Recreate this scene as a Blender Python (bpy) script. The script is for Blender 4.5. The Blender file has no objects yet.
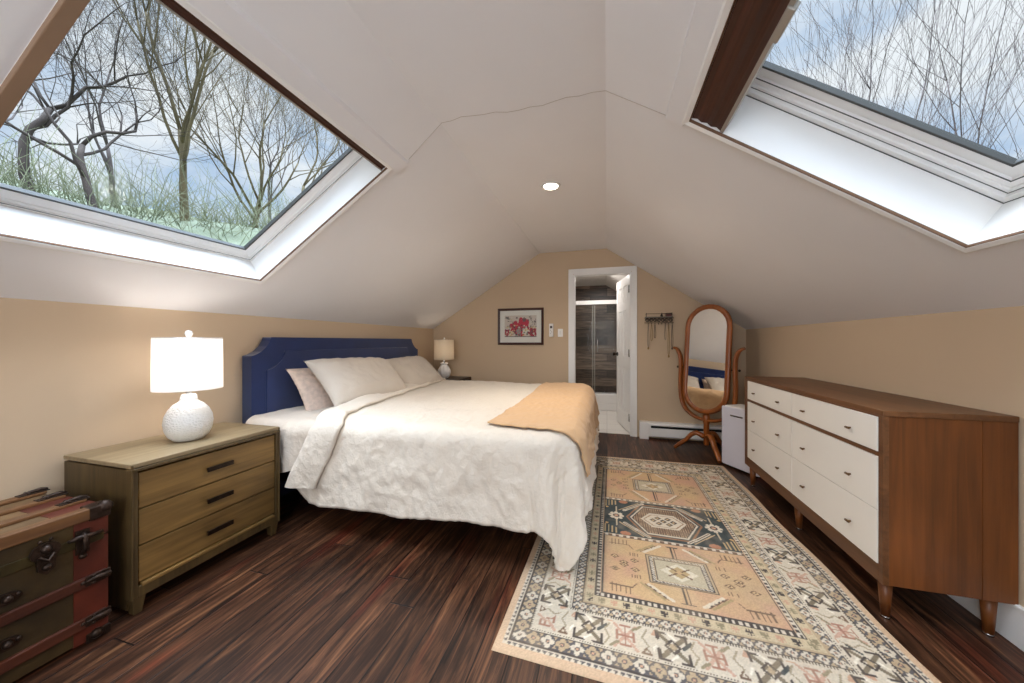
import bpy, bmesh, math, random
import numpy as np
from mathutils import Vector, Matrix, noise as mnoise
sin, cos, pi = math.sin, math.cos, math.pi
scene = bpy.context.scene
COL = scene.collection
random.seed(7)

# ------------------------------------------------------------------ camera
F_PX = 341.3
CAM_H = 1.12
YAW = math.atan(95 / F_PX)
cam_data = bpy.data.cameras.new('camera')
cam_data.sensor_width = 36.0
cam_data.sensor_fit = 'HORIZONTAL'
cam_data.lens = 36.0 * F_PX / 1024
cam_data.clip_start = 0.02
cam_data.clip_end = 400
cam = bpy.data.objects.new('camera', cam_data)
cam.location = (0, 0, CAM_H)
cam.rotation_euler = (pi / 2, 0, YAW)
COL.objects.link(cam)
scene.camera = cam

# ------------------------------------------------------------------ world: bright broken cloud, brighter overhead
world = bpy.data.worlds.new('sky')
scene.world = world
world.use_nodes = True
wn, wl = world.node_tree.nodes, world.node_tree.links
wn.clear()
w_out = wn.new('ShaderNodeOutputWorld'); w_bg = wn.new('ShaderNodeBackground')
w_tc = wn.new('ShaderNodeTexCoord'); w_sep = wn.new('ShaderNodeSeparateXYZ')
w_map = wn.new('ShaderNodeMapping'); w_map.inputs['Scale'].default_value = (1.6, 1.6, 3.2)
w_noise = wn.new('ShaderNodeTexNoise'); w_noise.inputs['Scale'].default_value = 2.2
w_noise.inputs['Detail'].default_value = 7; w_noise.inputs['Roughness'].default_value = 0.55
w_ramp = wn.new('ShaderNodeValToRGB')
w_ramp.color_ramp.elements[0].position = 0.38; w_ramp.color_ramp.elements[0].color = (0.34, 0.50, 0.74, 1)
w_ramp.color_ramp.elements[1].position = 0.62; w_ramp.color_ramp.elements[1].color = (0.86, 0.89, 0.94, 1)
w_str = wn.new('ShaderNodeMapRange')
w_str.inputs['From Min'].default_value = 0.62; w_str.inputs['From Max'].default_value = 0.85
w_str.inputs['To Min'].default_value = 0.95; w_str.inputs['To Max'].default_value = 15.0
wl.new(w_tc.outputs['Generated'], w_map.inputs['Vector']); wl.new(w_map.outputs['Vector'], w_noise.inputs['Vector'])
wl.new(w_noise.outputs['Fac'], w_ramp.inputs['Fac']); wl.new(w_ramp.outputs['Color'], w_bg.inputs['Color'])
wl.new(w_tc.outputs['Generated'], w_sep.inputs['Vector']); wl.new(w_sep.outputs['Z'], w_str.inputs['Value'])
wl.new(w_str.outputs['Result'], w_bg.inputs['Strength']); wl.new(w_bg.outputs['Background'], w_out.inputs['Surface'])

# ------------------------------------------------------------------ lights
def area_light(name, loc, target, sx, sy, power, color):
    d = bpy.data.lights.new(name, 'AREA'); d.shape = 'RECTANGLE'; d.size = sx; d.size_y = sy
    d.energy = power; d.color = color
    o = bpy.data.objects.new(name, d); o.location = loc
    o.rotation_euler = (Vector(target) - Vector(loc)).to_track_quat('-Z', 'Y').to_euler()
    COL.objects.link(o)
    return o
# added fill light behind the camera, shining in through a made-up gable opening
area_light('added_gable_fill', (-0.45, -1.62, 1.35), (-0.5, 2.2, 2.0), 2.3, 1.3, 62, (0.90, 0.95, 1.0))
def down_light(name, loc, power, color=(1.0, 0.91, 0.80), size=0.12):
    d = bpy.data.lights.new(name, 'AREA'); d.shape = 'DISK'; d.size = size; d.energy = power; d.color = color
    d.spread = math.radians(150)
    o = bpy.data.objects.new(name, d); o.location = loc; COL.objects.link(o)
    return o
down_light('downlight_far', (-0.39, 2.444, 2.222), 13)
down_light('downlight_added_near', (-0.39, -0.75, 2.222), 8)  # extra unseen downlight, added to brighten the room
d = bpy.data.lights.new('bathroom_light', 'AREA'); d.size = 0.4; d.energy = 11; d.color = (1.0, 0.95, 0.90)
o = bpy.data.objects.new('bathroom_light', d); o.location = (-0.15, 5.1, 2.12); COL.objects.link(o)

scene.view_settings.view_transform = 'Standard'
scene.view_settings.look = 'None'
scene.view_settings.gamma = 1
scene.view_settings.use_curve_mapping = False
scene.view_settings.exposure = 0.16

# ------------------------------------------------------------------ mesh helpers
class MB:
    def __init__(self): self.v = []; self.f = []; self.sm = []
    def add(self, vs, fs, smooth=False):
        b = len(self.v); self.v += [tuple(p) for p in vs]
        self.f += [tuple(i + b for i in f) for f in fs]; self.sm += [smooth] * len(fs)
        return self
    def box(self, x0, x1, y0, y1, z0, z1):
        vs = [(x, y, z) for x in (x0, x1) for y in (y0, y1) for z in (z0, z1)]
        return self.add(vs, [(0, 1, 3, 2), (4, 6, 7, 5), (0, 4, 5, 1), (2, 3, 7, 6), (0, 2, 6, 4), (1, 5, 7, 3)])
    def hexa(self, p):  # 8 points: bottom 4, top 4
        return self.add(p, [(3, 2, 1, 0), (4, 5, 6, 7), (0, 1, 5, 4), (1, 2, 6, 5), (2, 3, 7, 6), (3, 0, 4, 7)])
    def prism(self, pts, conv, a, b, smooth=False):  # conv(u, v, w) -> xyz
        n = len(pts)
        vs = [conv(u, v, a) for u, v in pts] + [conv(u, v, b) for u, v in pts]
        self.add(vs, [tuple(range(n))[::-1], tuple(range(n, 2 * n))])
        self.add(vs, [(i, (i + 1) % n, n + (i + 1) % n, n + i) for i in range(n)], smooth)
        return self
    def lathe(self, prof, c=(0, 0, 0), n=32, smooth=True, twist=None):
        vs = []
        for r, z in prof:
            for k in range(n):
                a = 2 * pi * k / n
                rr = r if twist is None else twist(r, z, a)
                vs.append((c[0] + rr * cos(a), c[1] + rr * sin(a), c[2] + z))
        m = len(prof)
        fs = [(i * n + k, i * n + (k + 1) % n, (i + 1) * n + (k + 1) % n, (i + 1) * n + k) for i in range(m - 1) for k in range(n)]
        self.add(vs, fs, smooth)
        b = len(self.v) - len(vs)
        if prof[0][0] > 1e-5: self.f.append(tuple(b + k for k in range(n))[::-1]); self.sm.append(False)
        if prof[-1][0] > 1e-5: self.f.append(tuple(b + (m - 1) * n + k for k in range(n))); self.sm.append(False)
        return self
    def tube(self, path, r, n=8, closed=False, smooth=True, flat=1.0):
        P = [Vector(p) for p in path]; m = len(P)
        R = r if isinstance(r, (list, tuple)) else [r] * m
        up = None; vs = []
        for i in range(m):
            if closed: t = P[(i + 1) % m] - P[i - 1]
            else: t = P[min(i + 1, m - 1)] - P[max(i - 1, 0)]
            if t.length < 1e-9: t = Vector((0, 0, 1))
            t.normalize()
            if up is None:
                up = Vector((0, 0, 1)) if abs(t.z) < 0.9 else Vector((1, 0, 0))
            x = up.cross(t)
            if x.length < 1e-4: x = Vector((1, 0.3, 0)).cross(t)
            x.normalize(); y = t.cross(x).normalized(); up = y
            for k in range(n):
                a = 2 * pi * k / n
                vs.append(P[i] + x * (R[i] * cos(a)) + y * (R[i] * flat * sin(a)))
        rng = m if closed else m - 1
        fs = [(i * n + k, i * n + (k + 1) % n, ((i + 1) % m) * n + (k + 1) % n, ((i + 1) % m) * n + k) for i in range(rng) for k in range(n)]
        self.add(vs, fs, smooth)
        if not closed:
            b = len(self.v) - len(vs)
            self.f.append(tuple(b + k for k in range(n))[::-1]); self.f.append(tuple(b + (m - 1) * n + k for k in range(n)))
            self.sm += [False, False]
        return self
    def grid(self, fn, nu, nv, smooth=True, close=False):
        vs = [fn(i / nu, j / nv) for i in range(nu + 1) for j in range(nv + 1)]
        fs = [(i * (nv + 1) + j, (i + 1) * (nv + 1) + j, (i + 1) * (nv + 1) + j + 1, i * (nv + 1) + j + 1) for i in range(nu) for j in range(nv)]
        return self.add(vs, fs, smooth)
    def sphere(self, c, r, n=12, sz=1.0):
        m = n // 2
        return self.lathe([(max(r * sin(pi * i / m), 1e-6), -r * sz * cos(pi * i / m)) for i in range(m + 1)], c, n)

def empty(name, loc, label=None, cat=None, group=None, rz=0):
    o = bpy.data.objects.new(name, None); o.location = loc; o.rotation_euler = (0, 0, rz)
    o.empty_display_size = 0.1
    COL.objects.link(o); tag(o, label, cat, group)
    return o
def tag(o, label=None, cat=None, group=None, kind=None):
    if label: o['label'] = label
    if cat: o['category'] = cat
    if group: o['group'] = group
    if kind: o['kind'] = kind
    return o
def origin(o):
    p = Vector((0, 0, 0))
    while o is not None: p += Vector(o.location); o = o.parent
    return p
def put(name, mb, m, parent=None, world=False, bevel=0.0, segs=2, merge=False, subsurf=0):
    me = bpy.data.meshes.new(name)
    vs = mb.v
    if world and parent is not None:
        c = origin(parent); vs = [(p[0] - c.x, p[1] - c.y, p[2] - c.z) for p in vs]
    me.from_pydata(vs, [], mb.f)
    me.polygons.foreach_set('use_smooth', mb.sm)
    me.materials.append(m)
    if merge or True:
        bm = bmesh.new(); bm.from_mesh(me)
        if merge: bmesh.ops.remove_doubles(bm, verts=bm.verts, dist=1e-5)
        bmesh.ops.recalc_face_normals(bm, faces=bm.faces)
        bm.to_mesh(me); bm.free()
    me.update()
    o = bpy.data.objects.new(name, me); COL.objects.link(o)
    if parent is not None: o.parent = parent
    if bevel > 0:
        b = o.modifiers.new('bevel', 'BEVEL'); b.width = bevel; b.segments = segs; b.limit_method = 'ANGLE'; b.angle_limit = math.radians(40)
    if subsurf:
        s = o.modifiers.new('sub', 'SUBSURF'); s.levels = subsurf; s.render_levels = subsurf
    return o
def struct(name, mb, m, parent=None, **k):
    o = put(name, mb, m, parent, **k)
    if parent is None: o['kind'] = 'structure'
    return o
def copy_tree(o, parent=None):
    c = o.copy(); COL.objects.link(c)
    if parent is not None: c.parent = parent
    for ch in list(o.children): copy_tree(ch, c)
    return c

# ------------------------------------------------------------------ material helpers
def srgb(r, g, b):
    def f(c):
        c /= 255.0
        return c / 12.92 if c <= 0.04045 else ((c + 0.055) / 1.055) ** 2.4
    return (f(r), f(g), f(b), 1)
def new_mat(name):
    m = bpy.data.materials.new(name); m.use_nodes = True
    return m, m.node_tree.nodes, m.node_tree.links, m.node_tree.nodes['Principled BSDF']
def coords(N, L, scale, rot=(0, 0, 0), kind='Object'):
    t = N.new('ShaderNodeTexCoord'); mp = N.new('ShaderNodeMapping')
    mp.inputs['Scale'].default_value = scale; mp.inputs['Rotation'].default_value = rot
    L.new(t.outputs[kind], mp.inputs['Vector'])
    return mp.outputs['Vector']
def add_bump(N, L, b, height, strength, dist=0.01):
    bp = N.new('ShaderNodeBump'); bp.inputs['Strength'].default_value = strength; bp.inputs['Distance'].default_value = dist
    L.new(height, bp.inputs['Height']); L.new(bp.outputs['Normal'], b.inputs['Normal'])
    return bp
def plain(name, c, rough=0.5, metal=0.0, var=0.06, scale=6, bump=0.0, bscale=60, bdist=0.004, spec=0.5, sheen=0.0):
    m, N, L, b = new_mat(name)
    v = coords(N, L, (1, 1, 1))
    n = N.new('ShaderNodeTexNoise'); n.inputs['Scale'].default_value = scale; n.inputs['Detail'].default_value = 4
    L.new(v, n.inputs['Vector'])
    r = N.new('ShaderNodeValToRGB')
    r.color_ramp.elements[0].position = 0.3; r.color_ramp.elements[1].position = 0.7
    r.color_ramp.elements[0].color = tuple(x * (1 - var) for x in c[:3]) + (1,)
    r.color_ramp.elements[1].color = tuple(min(1, x * (1 + var)) for x in c[:3]) + (1,)
    L.new(n.outputs['Fac'], r.inputs['Fac']); L.new(r.outputs['Color'], b.inputs['Base Color'])
    b.inputs['Roughness'].default_value = rough; b.inputs['Metallic'].default_value = metal
    b.inputs['Specular IOR Level'].default_value = spec
    if sheen: b.inputs['Sheen Weight'].default_value = sheen
    if bump:
        n2 = N.new('ShaderNodeTexNoise'); n2.inputs['Scale'].default_value = bscale; n2.inputs['Detail'].default_value = 5
        L.new(v, n2.inputs['Vector']); add_bump(N, L, b, n2.outputs['Fac'], bump, bdist)
    return m
def wood(name, dark, light, axis='y', fine=55, along=2.2, rough=0.45, bump=0.15, spec=0.5, contrast=(0.3, 0.72), coat=0.0):
    m, N, L, b = new_mat(name)
    sc = {'x': (along, fine, fine), 'y': (fine, along, fine), 'z': (fine, fine, along)}[axis]
    v = coords(N, L, sc)
    n = N.new('ShaderNodeTexNoise'); n.inputs['Scale'].default_value = 1; n.inputs['Detail'].default_value = 6
    n.inputs['Roughness'].default_value = 0.6; n.inputs['Distortion'].default_value = 0.6
    L.new(v, n.inputs['Vector'])
    v2 = coords(N, L, tuple(x * (0.13 if x > 10 else 0.6) for x in sc))
    n2 = N.new('ShaderNodeTexNoise'); n2.inputs['Scale'].default_value = 1; n2.inputs['Detail'].default_value = 3
    n2.inputs['Distortion'].default_value = 1.5
    L.new(v2, n2.inputs['Vector'])
    mx = N.new('ShaderNodeMath'); mx.operation = 'MULTIPLY_ADD'; mx.inputs[1].default_value = 0.5
    md = N.new('ShaderNodeMath'); md.operation = 'MULTIPLY'; md.inputs[1].default_value = 0.5
    L.new(n2.outputs['Fac'], md.inputs[0]); L.new(n.outputs['Fac'], mx.inputs[0]); L.new(md.outputs[0], mx.inputs[2])
    r = N.new('ShaderNodeValToRGB'); r.color_ramp.elements[0].position = contrast[0]; r.color_ramp.elements[1].position = contrast[1]
    r.color_ramp.elements[0].color = dark; r.color_ramp.elements[1].color = light
    L.new(mx.outputs[0], r.inputs['Fac']); L.new(r.outputs['Color'], b.inputs['Base Color'])
    b.inputs['Roughness'].default_value = rough; b.inputs['Specular IOR Level'].default_value = spec
    b.inputs['Coat Weight'].default_value = coat
    if bump: add_bump(N, L, b, n.outputs['Fac'], bump, 0.002)
    return m
def emis(name, c, strength):
    m, N, L, b = new_mat(name)
    b.inputs['Base Color'].default_value = c; b.inputs['Emission Color'].default_value = c; b.inputs['Emission Strength'].default_value = strength
    return m

M = {}
M['ceiling'] = plain('ceiling_paint', srgb(238, 237, 239), 0.7, var=0.015, scale=2, bump=0.12, bscale=14, bdist=0.004)
M['wall'] = plain('tan_wall_paint', srgb(203, 180, 152), 0.75, var=0.02, scale=2, bump=0.08, bscale=40, bdist=0.002)
M['trim'] = plain('white_trim_paint', srgb(242, 241, 239), 0.4, var=0.015)
M['jamb'] = plain('white_jamb_paint', srgb(246, 245, 243), 0.35, var=0.01)
M['walnut'] = wood('walnut_shade', srgb(38, 18, 12), srgb(92, 48, 30), 'y', 70, 0.5, 0.5)
M['blind_edge'] = plain('taupe_blind_fabric', srgb(112, 82, 60), 0.8)
M['channel'] = plain('mocha_side_channel', srgb(146, 118, 94), 0.6)
M['crack'] = plain('hairline_crack', srgb(190, 182, 175), 0.9)
M['black'] = plain('black_fabric', srgb(16, 15, 16), 0.85)
M['gasket'] = plain('gasket_and_shadow_grey', srgb(70, 70, 68), 0.6)  # also colours the dark shadow rings at the skylight steps
M['alu'] = plain('grey_window_metal', srgb(165, 160, 152), 0.4, 0.3)
M['dark_metal'] = plain('dark_bronze_metal', srgb(52, 42, 36), 0.35, 0.9, var=0.3, scale=30)
M['chrome'] = plain('brushed_steel', srgb(190, 190, 190), 0.25, 1.0)
M['white_plastic'] = plain('white_plastic', srgb(232, 230, 228), 0.35, var=0.01)
# clear glass: mostly transparent, with a weak fresnel reflection
def glass_mat(name, tint=(0.97, 0.985, 0.98, 1), refl=.5, base=0.002):
    m, N, L, b = new_mat(name); N.remove(b)
    out = [n for n in N if n.type == 'OUTPUT_MATERIAL'][0]
    t = N.new('ShaderNodeBsdfTransparent'); t.inputs['Color'].default_value = tint
    g = N.new('ShaderNodeBsdfGlossy'); g.inputs['Roughness'].default_value = 0.01
    fr = N.new('ShaderNodeLayerWeight'); fr.inputs['Blend'].default_value = .5
    pw = N.new('ShaderNodeMath'); pw.operation = 'POWER'; pw.inputs[1].default_value = 5
    L.new(fr.outputs['Facing'], pw.inputs[0])
    mu = N.new('ShaderNodeMath'); mu.operation = 'MULTIPLY_ADD'; mu.inputs[1].default_value = refl; mu.inputs[2].default_value = base
    mx = N.new('ShaderNodeMixShader')
    L.new(pw.outputs[0], mu.inputs[0]); L.new(mu.outputs[0], mx.inputs['Fac'])
    L.new(t.outputs[0], mx.inputs[1]); L.new(g.outputs[0], mx.inputs[2]); L.new(mx.outputs[0], out.inputs['Surface'])
    return m
M['glass'] = glass_mat('window_glass')

# ------------------------------------------------------------------ floor: old dark red-brown boards running to the far wall
def floor_material():
    m, N, L, b = new_mat('mahogany_floorboards')
    tc = N.new('ShaderNodeTexCoord'); sp = N.new('ShaderNodeSeparateXYZ'); L.new(tc.outputs['Object'], sp.inputs[0])
    def math_(op, a, bb=None, c=None):
        n = N.new('ShaderNodeMath'); n.operation = op
        for i, x in enumerate((a, bb, c)):
            if x is None: continue
            if isinstance(x, (int, float)): n.inputs[i].default_value = x
            else: L.new(x, n.inputs[i])
        return n.outputs[0]
    PW = 0.112
    px = math_('DIVIDE', sp.outputs['X'], PW)
    pid = math_('FLOOR', px)
    fr = math_('FRACT', px)
    wn1 = N.new('ShaderNodeTexWhiteNoise'); wn1.noise_dimensions = '1D'; L.new(pid, wn1.inputs['W'])
    yy = math_('ADD', math_('DIVIDE', sp.outputs['Y'], 1.9), math_('MULTIPLY', wn1.outputs['Value'], 7.0))
    bid = math_('FLOOR', yy); bfr = math_('FRACT', yy)
    cmb = N.new('ShaderNodeCombineXYZ'); L.new(pid, cmb.inputs[0]); L.new(bid, cmb.inputs[1])
    wn2 = N.new('ShaderNodeTexWhiteNoise'); wn2.noise_dimensions = '3D'; L.new(cmb.outputs[0], wn2.inputs['Vector'])
    # grain
    cmb2 = N.new('ShaderNodeCombineXYZ')
    L.new(math_('MULTIPLY', sp.outputs['X'], 38.0), cmb2.inputs[0])
    L.new(math_('MULTIPLY_ADD', sp.outputs['Y'], 2.6, math_('MULTIPLY', wn2.outputs['Value'], 40.0)), cmb2.inputs[1])
    g = N.new('ShaderNodeTexNoise'); g.inputs['Scale'].default_value = 1; g.inputs['Detail'].default_value = 7
    g.inputs['Roughness'].default_value = 0.65; g.inputs['Distortion'].default_value = 1.1; L.new(cmb2.outputs[0], g.inputs['Vector'])
    r = N.new('ShaderNodeValToRGB'); e = r.color_ramp.elements
    e[0].position = 0.31; e[0].color = srgb(18, 9, 6); e[1].position = 0.73; e[1].color = srgb(140, 98, 66)
    q = e.new(0.46); q.color = srgb(58, 35, 22); q = e.new(0.60); q.color = srgb(96, 62, 42)
    L.new(g.outputs['Fac'], r.inputs['Fac'])
    # red stained patches that run along the boards
    cmb3 = N.new('ShaderNodeCombineXYZ')
    L.new(math_('MULTIPLY', sp.outputs['X'], 7.0), cmb3.inputs[0]); L.new(math_('MULTIPLY', sp.outputs['Y'], 1.0), cmb3.inputs[1])
    rn = N.new('ShaderNodeTexNoise'); rn.inputs['Scale'].default_value = 1; rn.inputs['Detail'].default_value = 4; L.new(cmb3.outputs[0], rn.inputs['Vector'])
    rr = N.new('ShaderNodeMapRange'); rr.inputs['From Min'].default_value = 0.57; rr.inputs['From Max'].default_value = 0.70; L.new(rn.outputs['Fac'], rr.inputs['Value'])
    red = N.new('ShaderNodeValToRGB'); red.color_ramp.elements[0].position = 0.3; red.color_ramp.elements[0].color = srgb(40, 12, 10)
    red.color_ramp.elements[1].position = 0.75; red.color_ramp.elements[1].color = srgb(134, 56, 34); L.new(g.outputs['Fac'], red.inputs['Fac'])
    mx = N.new('ShaderNodeMix'); mx.data_type = 'RGBA'
    L.new(math_('MULTIPLY', rr.outputs['Result'], 0.6), mx.inputs['Factor']); L.new(r.outputs['Color'], mx.inputs['A']); L.new(red.outputs['Color'], mx.inputs['B'])
    # board tone
    hv = N.new('ShaderNodeHueSaturation'); L.new(mx.outputs['Result'], hv.inputs['Color'])
    L.new(math_('MULTIPLY_ADD', wn2.outputs['Value'], 0.6, 0.62), hv.inputs['Value'])
    # gaps
    edge = math_('MINIMUM', fr, math_('SUBTRACT', 1.0, fr))
    gap = N.new('ShaderNodeMapRange'); gap.inputs['From Min'].default_value = 0.012; gap.inputs['From Max'].default_value = 0.03; L.new(edge, gap.inputs['Value'])
    e2 = math_('MINIMUM', bfr, math_('SUBTRACT', 1.0, bfr))
    gap2 = N.new('ShaderNodeMapRange'); gap2.inputs['From Min'].default_value = 0.0008; gap2.inputs['From Max'].default_value = 0.0018; L.new(e2, gap2.inputs['Value'])
    gg = math_('MULTIPLY', gap.outputs['Result'], gap2.outputs['Result'])
    mg = N.new('ShaderNodeMix'); mg.data_type = 'RGBA'; mg.inputs['A'].default_value = srgb(12, 6, 5)
    L.new(gg, mg.inputs['Factor']); L.new(hv.outputs['Color'], mg.inputs['B']); L.new(mg.outputs['Result'], b.inputs['Base Color'])
    b.inputs['Roughness'].default_value = 0.42; b.inputs['Specular IOR Level'].default_value = 0.35
    add_bump(N, L, b, math_('ADD', math_('MULTIPLY', g.outputs['Fac'], 0.25), gg), 0.35, 0.003)
    return m
M['floor'] = floor_material()

# ------------------------------------------------------------------ room shell
YB, YN = 4.27, -1.4
XL, XR = -2.32, 1.46
KL, KR = 1.295, 1.25
XBK, XRG, ZF = -0.825, -0.005, 2.24
struct('floor', MB().box(XL - .1, XR + .1, YN - .1, YB + .06, -0.08, 0), M['floor'])
struct('wall_left', MB().box(XL - .1, XL, YN - .1, YB + .1, 0, KL + .03), M['wall'])
struct('wall_right', MB().box(XR, XR + .1, YN - .1, YB + .1, 0, KR + .03), M['wall'])
def wall_profile():
    return [(XL - .05, 0), (XR + .05, 0), (XR + .05, KR), (XRG, ZF + .04), (XBK, ZF + .04), (XL - .05, KL)]
# far wall with the door opening
DX0, DX1, DZ = -0.395, 0.275, 1.945
mb = MB()
fx = lambda u, v, w: (u, w, v)
mb.prism([(XL - .05, 0), (DX0, 0), (DX0, ZF + .04), (XBK, ZF + .04), (XL - .05, KL)], fx, YB, YB + .10)
mb.prism([(DX1, 0), (XR + .05, 0), (XR + .05, KR), (DX1, ZF + .04 - (DX1 - XRG) * (ZF - KR) / (XR - XRG))], fx, YB, YB + .10)
mb.prism([(DX0, DZ), (DX1, DZ), (DX1, ZF + .04 - (DX1 - XRG) * (ZF - KR) / (XR - XRG)), (XRG, ZF + .04), (DX0, ZF + .04)], fx, YB, YB + .10)
struct('wall_far', mb, M['wall'])
# near (gable) wall, unseen; its window opening is added for the fill light
WX0, WX1, WZ0, WZ1 = -1.3, 0.35, 0.75, 1.95
mb = MB()
mb.prism([(XL - .05, 0), (WX0, 0), (WX0, ZF + .04), (XBK, ZF + .04), (XL - .05, KL)], fx, YN - .1, YN)
mb.prism([(WX1, 0), (XR + .05, 0), (XR + .05, KR), (WX1, ZF + .04 - (WX1 - XRG) * (ZF - KR) / (XR - XRG))], fx, YN - .1, YN)
mb.prism([(WX0, WZ1), (WX1, WZ1), (WX1, ZF + .04 - (WX1 - XRG) * (ZF - KR) / (XR - XRG)), (XRG, ZF + .04), (WX0, ZF + .04)], fx, YN - .1, YN)
mb.prism([(WX0, 0), (WX1, 0), (WX1, WZ0), (WX0, WZ0)], fx, YN - .1, YN)
struct('wall_near', mb, M['wall'])
w3 = MB()
for a in ((WX0, WX0 + .06, WZ0, WZ1), (WX1 - .06, WX1, WZ0, WZ1), (WX0, WX1, WZ0, WZ0 + .06), (WX0, WX1, WZ1 - .06, WZ1), (-.5, -.45, WZ0, WZ1)):
    w3.box(a[0], a[1], YN - .08, YN - .02, a[2], a[3])
added_win3 = struct('window_3', w3, M['trim'])  # made-up window, out of view, added to let the fill light in

# slope frames: s runs up from the knee wall, d outwards through the roof
def slope_fn(side):
    if side == 'L': p0, p1 = (XL, KL), (XBK, ZF)
    else: p0, p1 = (XR, KR), (XRG, ZF)
    sx, sz = p1[0] - p0[0], p1[1] - p0[1]; Ln = math.hypot(sx, sz); sx /= Ln; sz /= Ln
    nx, nz = (-sz, sx) if sx > 0 else (sz, -sx)
    return (lambda s, y, d=0.0: (p0[0] + sx * s + nx * d, y, p0[1] + sz * s + nz * d)), Ln
SL, LL = slope_fn('L')
SR, LR = slope_fn('R')
# opening of each skylight in slope coordinates (s0, s1, y0, y1)
OL = (0.352, 1.425, 0.515, 1.585)
OR = (0.332, 1.385, 0.42, 1.535)
g = 0.012
mbc = MB()
def slab(fn, s0, s1, y0, y1):
    mbc.hexa([fn(s0, y0, 0), fn(s1, y0, 0), fn(s1, y1, 0), fn(s0, y1, 0), fn(s0, y0, .10), fn(s1, y0, .10), fn(s1, y1, .10), fn(s0, y1, .10)])
for fn, Ln, O in ((SL, LL, OL), (SR, LR, OR)):
    s0, s1, y0, y1 = O[0] - g, O[1] + g, O[2] - g, O[3] + g
    slab(fn, -.12, s0, YN - .1, YB + .1); slab(fn, s1, Ln, YN - .1, YB + .1)
    slab(fn, s0, s1, YN - .1, y0); slab(fn, s0, s1, y1, YB + .1)
mbc.box(XBK - .03, XRG + .03, YN - .1, YB + .1, ZF, ZF + .12)
ceil = struct('ceiling', mbc, M['ceiling'])
# hairline crack running across the ceiling at the panel joint
crk = [SL(1.52, 1.63, -.0015)] + [(XBK + 0.01 + (XRG - XBK - .01) * t, 1.586 - .012 * sin(t * 9) + .006 * sin(t * 31), ZF - .0015) for t in [k / 14 for k in range(15)]] + [SR(LR - .02 - .3 * t, 1.578 - .02 * t, -.0015) for t in (0, .3, .6, 1)]
put('crack', MB().tube(crk, 0.0013, 4), M['crack'], ceil)
# raised plaster bands beside the two skylights
tb = MB()
tb.hexa([SL(OL[1] + .002, -.6, 0), SL(1.512, -.6, 0), SL(1.512, 1.645, 0), SL(OL[1] + .002, 1.645, 0)] + [SL(OL[1] + .002, -.6, -.014), SL(1.500, -.6, -.014), SL(1.500, 1.635, -.014), SL(OL[1] + .002, 1.635, -.014)])
struct('trim_1', tb, M['ceiling'])
tb = MB()
tb.hexa([SR(OR[1] + .002, -.6, 0), SR(1.475, -.6, 0), SR(1.475, 1.575, 0), SR(OR[1] + .002, 1.575, 0)] + [SR(OR[1] + .002, -.6, -.010), SR(1.467, -.6, -.010), SR(1.467, 1.567, -.010), SR(OR[1] + .002, 1.567, -.010)])
struct('trim_2', tb, M['ceiling'])

def ring(fn, loops, dflt=True):
    mb = MB(); vs = []
    for (s0, s1, y0, y1, d) in loops:
        vs += [fn(s0, y0, d), fn(s1, y0, d), fn(s1, y1, d), fn(s0, y1, d)]
    fs = [(i * 4 + k, i * 4 + (k + 1) % 4, (i + 1) * 4 + (k + 1) % 4, (i + 1) * 4 + k) for i in range(len(loops) - 1) for k in range(4)]
    return mb.add(vs, fs)
def inset(O, a, d):  # a = inset on all sides
    return (O[0] + a, O[1] - a, O[2] + a, O[3] - a, d)
def skylight(n, fn, O, jd, prof, gl, shadow_rings):
    ji = .016
    jamb = ring(fn, [inset(O, -.010, -.002), inset(O, ji, -.002), inset(O, ji, jd), inset(O, -.04, jd), inset(O, -.04, .02), inset(O, -.010, -.002)])
    root = struct('window_%d' % n, jamb, M['jamb'])
    put('casing', ring(fn, [inset(O, -.012, 0), inset(O, -.010, -.012), inset(O, -.002, -.016), inset(O, .0145, -.012), inset(O, .0145, 0.0)]), M['trim'], root)
    put('casing_bead', ring(fn, [inset(O, .0140, -.011), inset(O, .0172, -.009), inset(O, .0178, -.001), inset(O, .0155, .001)]), M['blind_edge'], root)
    loops = [(O[0] + a0, O[1] - a1, O[2] + a2, O[3] - a3, d) for (a0, a1, a2, a3, d) in prof]
    out = loops[-1]
    back = [(out[0], out[1], out[2], out[3], out[4] + .012), (O[0] - .04, O[1] + .04, O[2] - .04, O[3] + .04, out[4] + .012), (O[0] - .04, O[1] + .04, O[2] - .04, O[3] + .04, jd)]
    sash = put('sash', ring(fn, loops + back), M['jamb'], root)
    for (a, d, w) in shadow_rings:
        put('step_shadow_line', ring(fn, [inset(O, a, d), inset(O, a + w, d - .0008), inset(O, a + w, d + .002)]), M['gasket'], sash)  # thin dark rings stand in for shadow lines between the jamb steps
    gd = gl[4]
    def gq(a, dd): return (gl[0] + a, gl[1] - a, gl[2] + a, gl[3] - a, gd + dd)
    put('gasket', ring(fn, [gq(-.008, -.006), gq(.001, -.006), gq(.001, .013), gq(-.012, .013)]), M['gasket'], root)
    gm = MB(); gm.hexa([fn(gl[0], gl[2], gd), fn(gl[1], gl[2], gd), fn(gl[1], gl[3], gd), fn(gl[0], gl[3], gd), fn(gl[0], gl[2], gd + .004), fn(gl[1], gl[2], gd + .004), fn(gl[1], gl[3], gd + .004), fn(gl[0], gl[3], gd + .004)])
    put('glass', gm, M['glass'], root)
    return root
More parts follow.
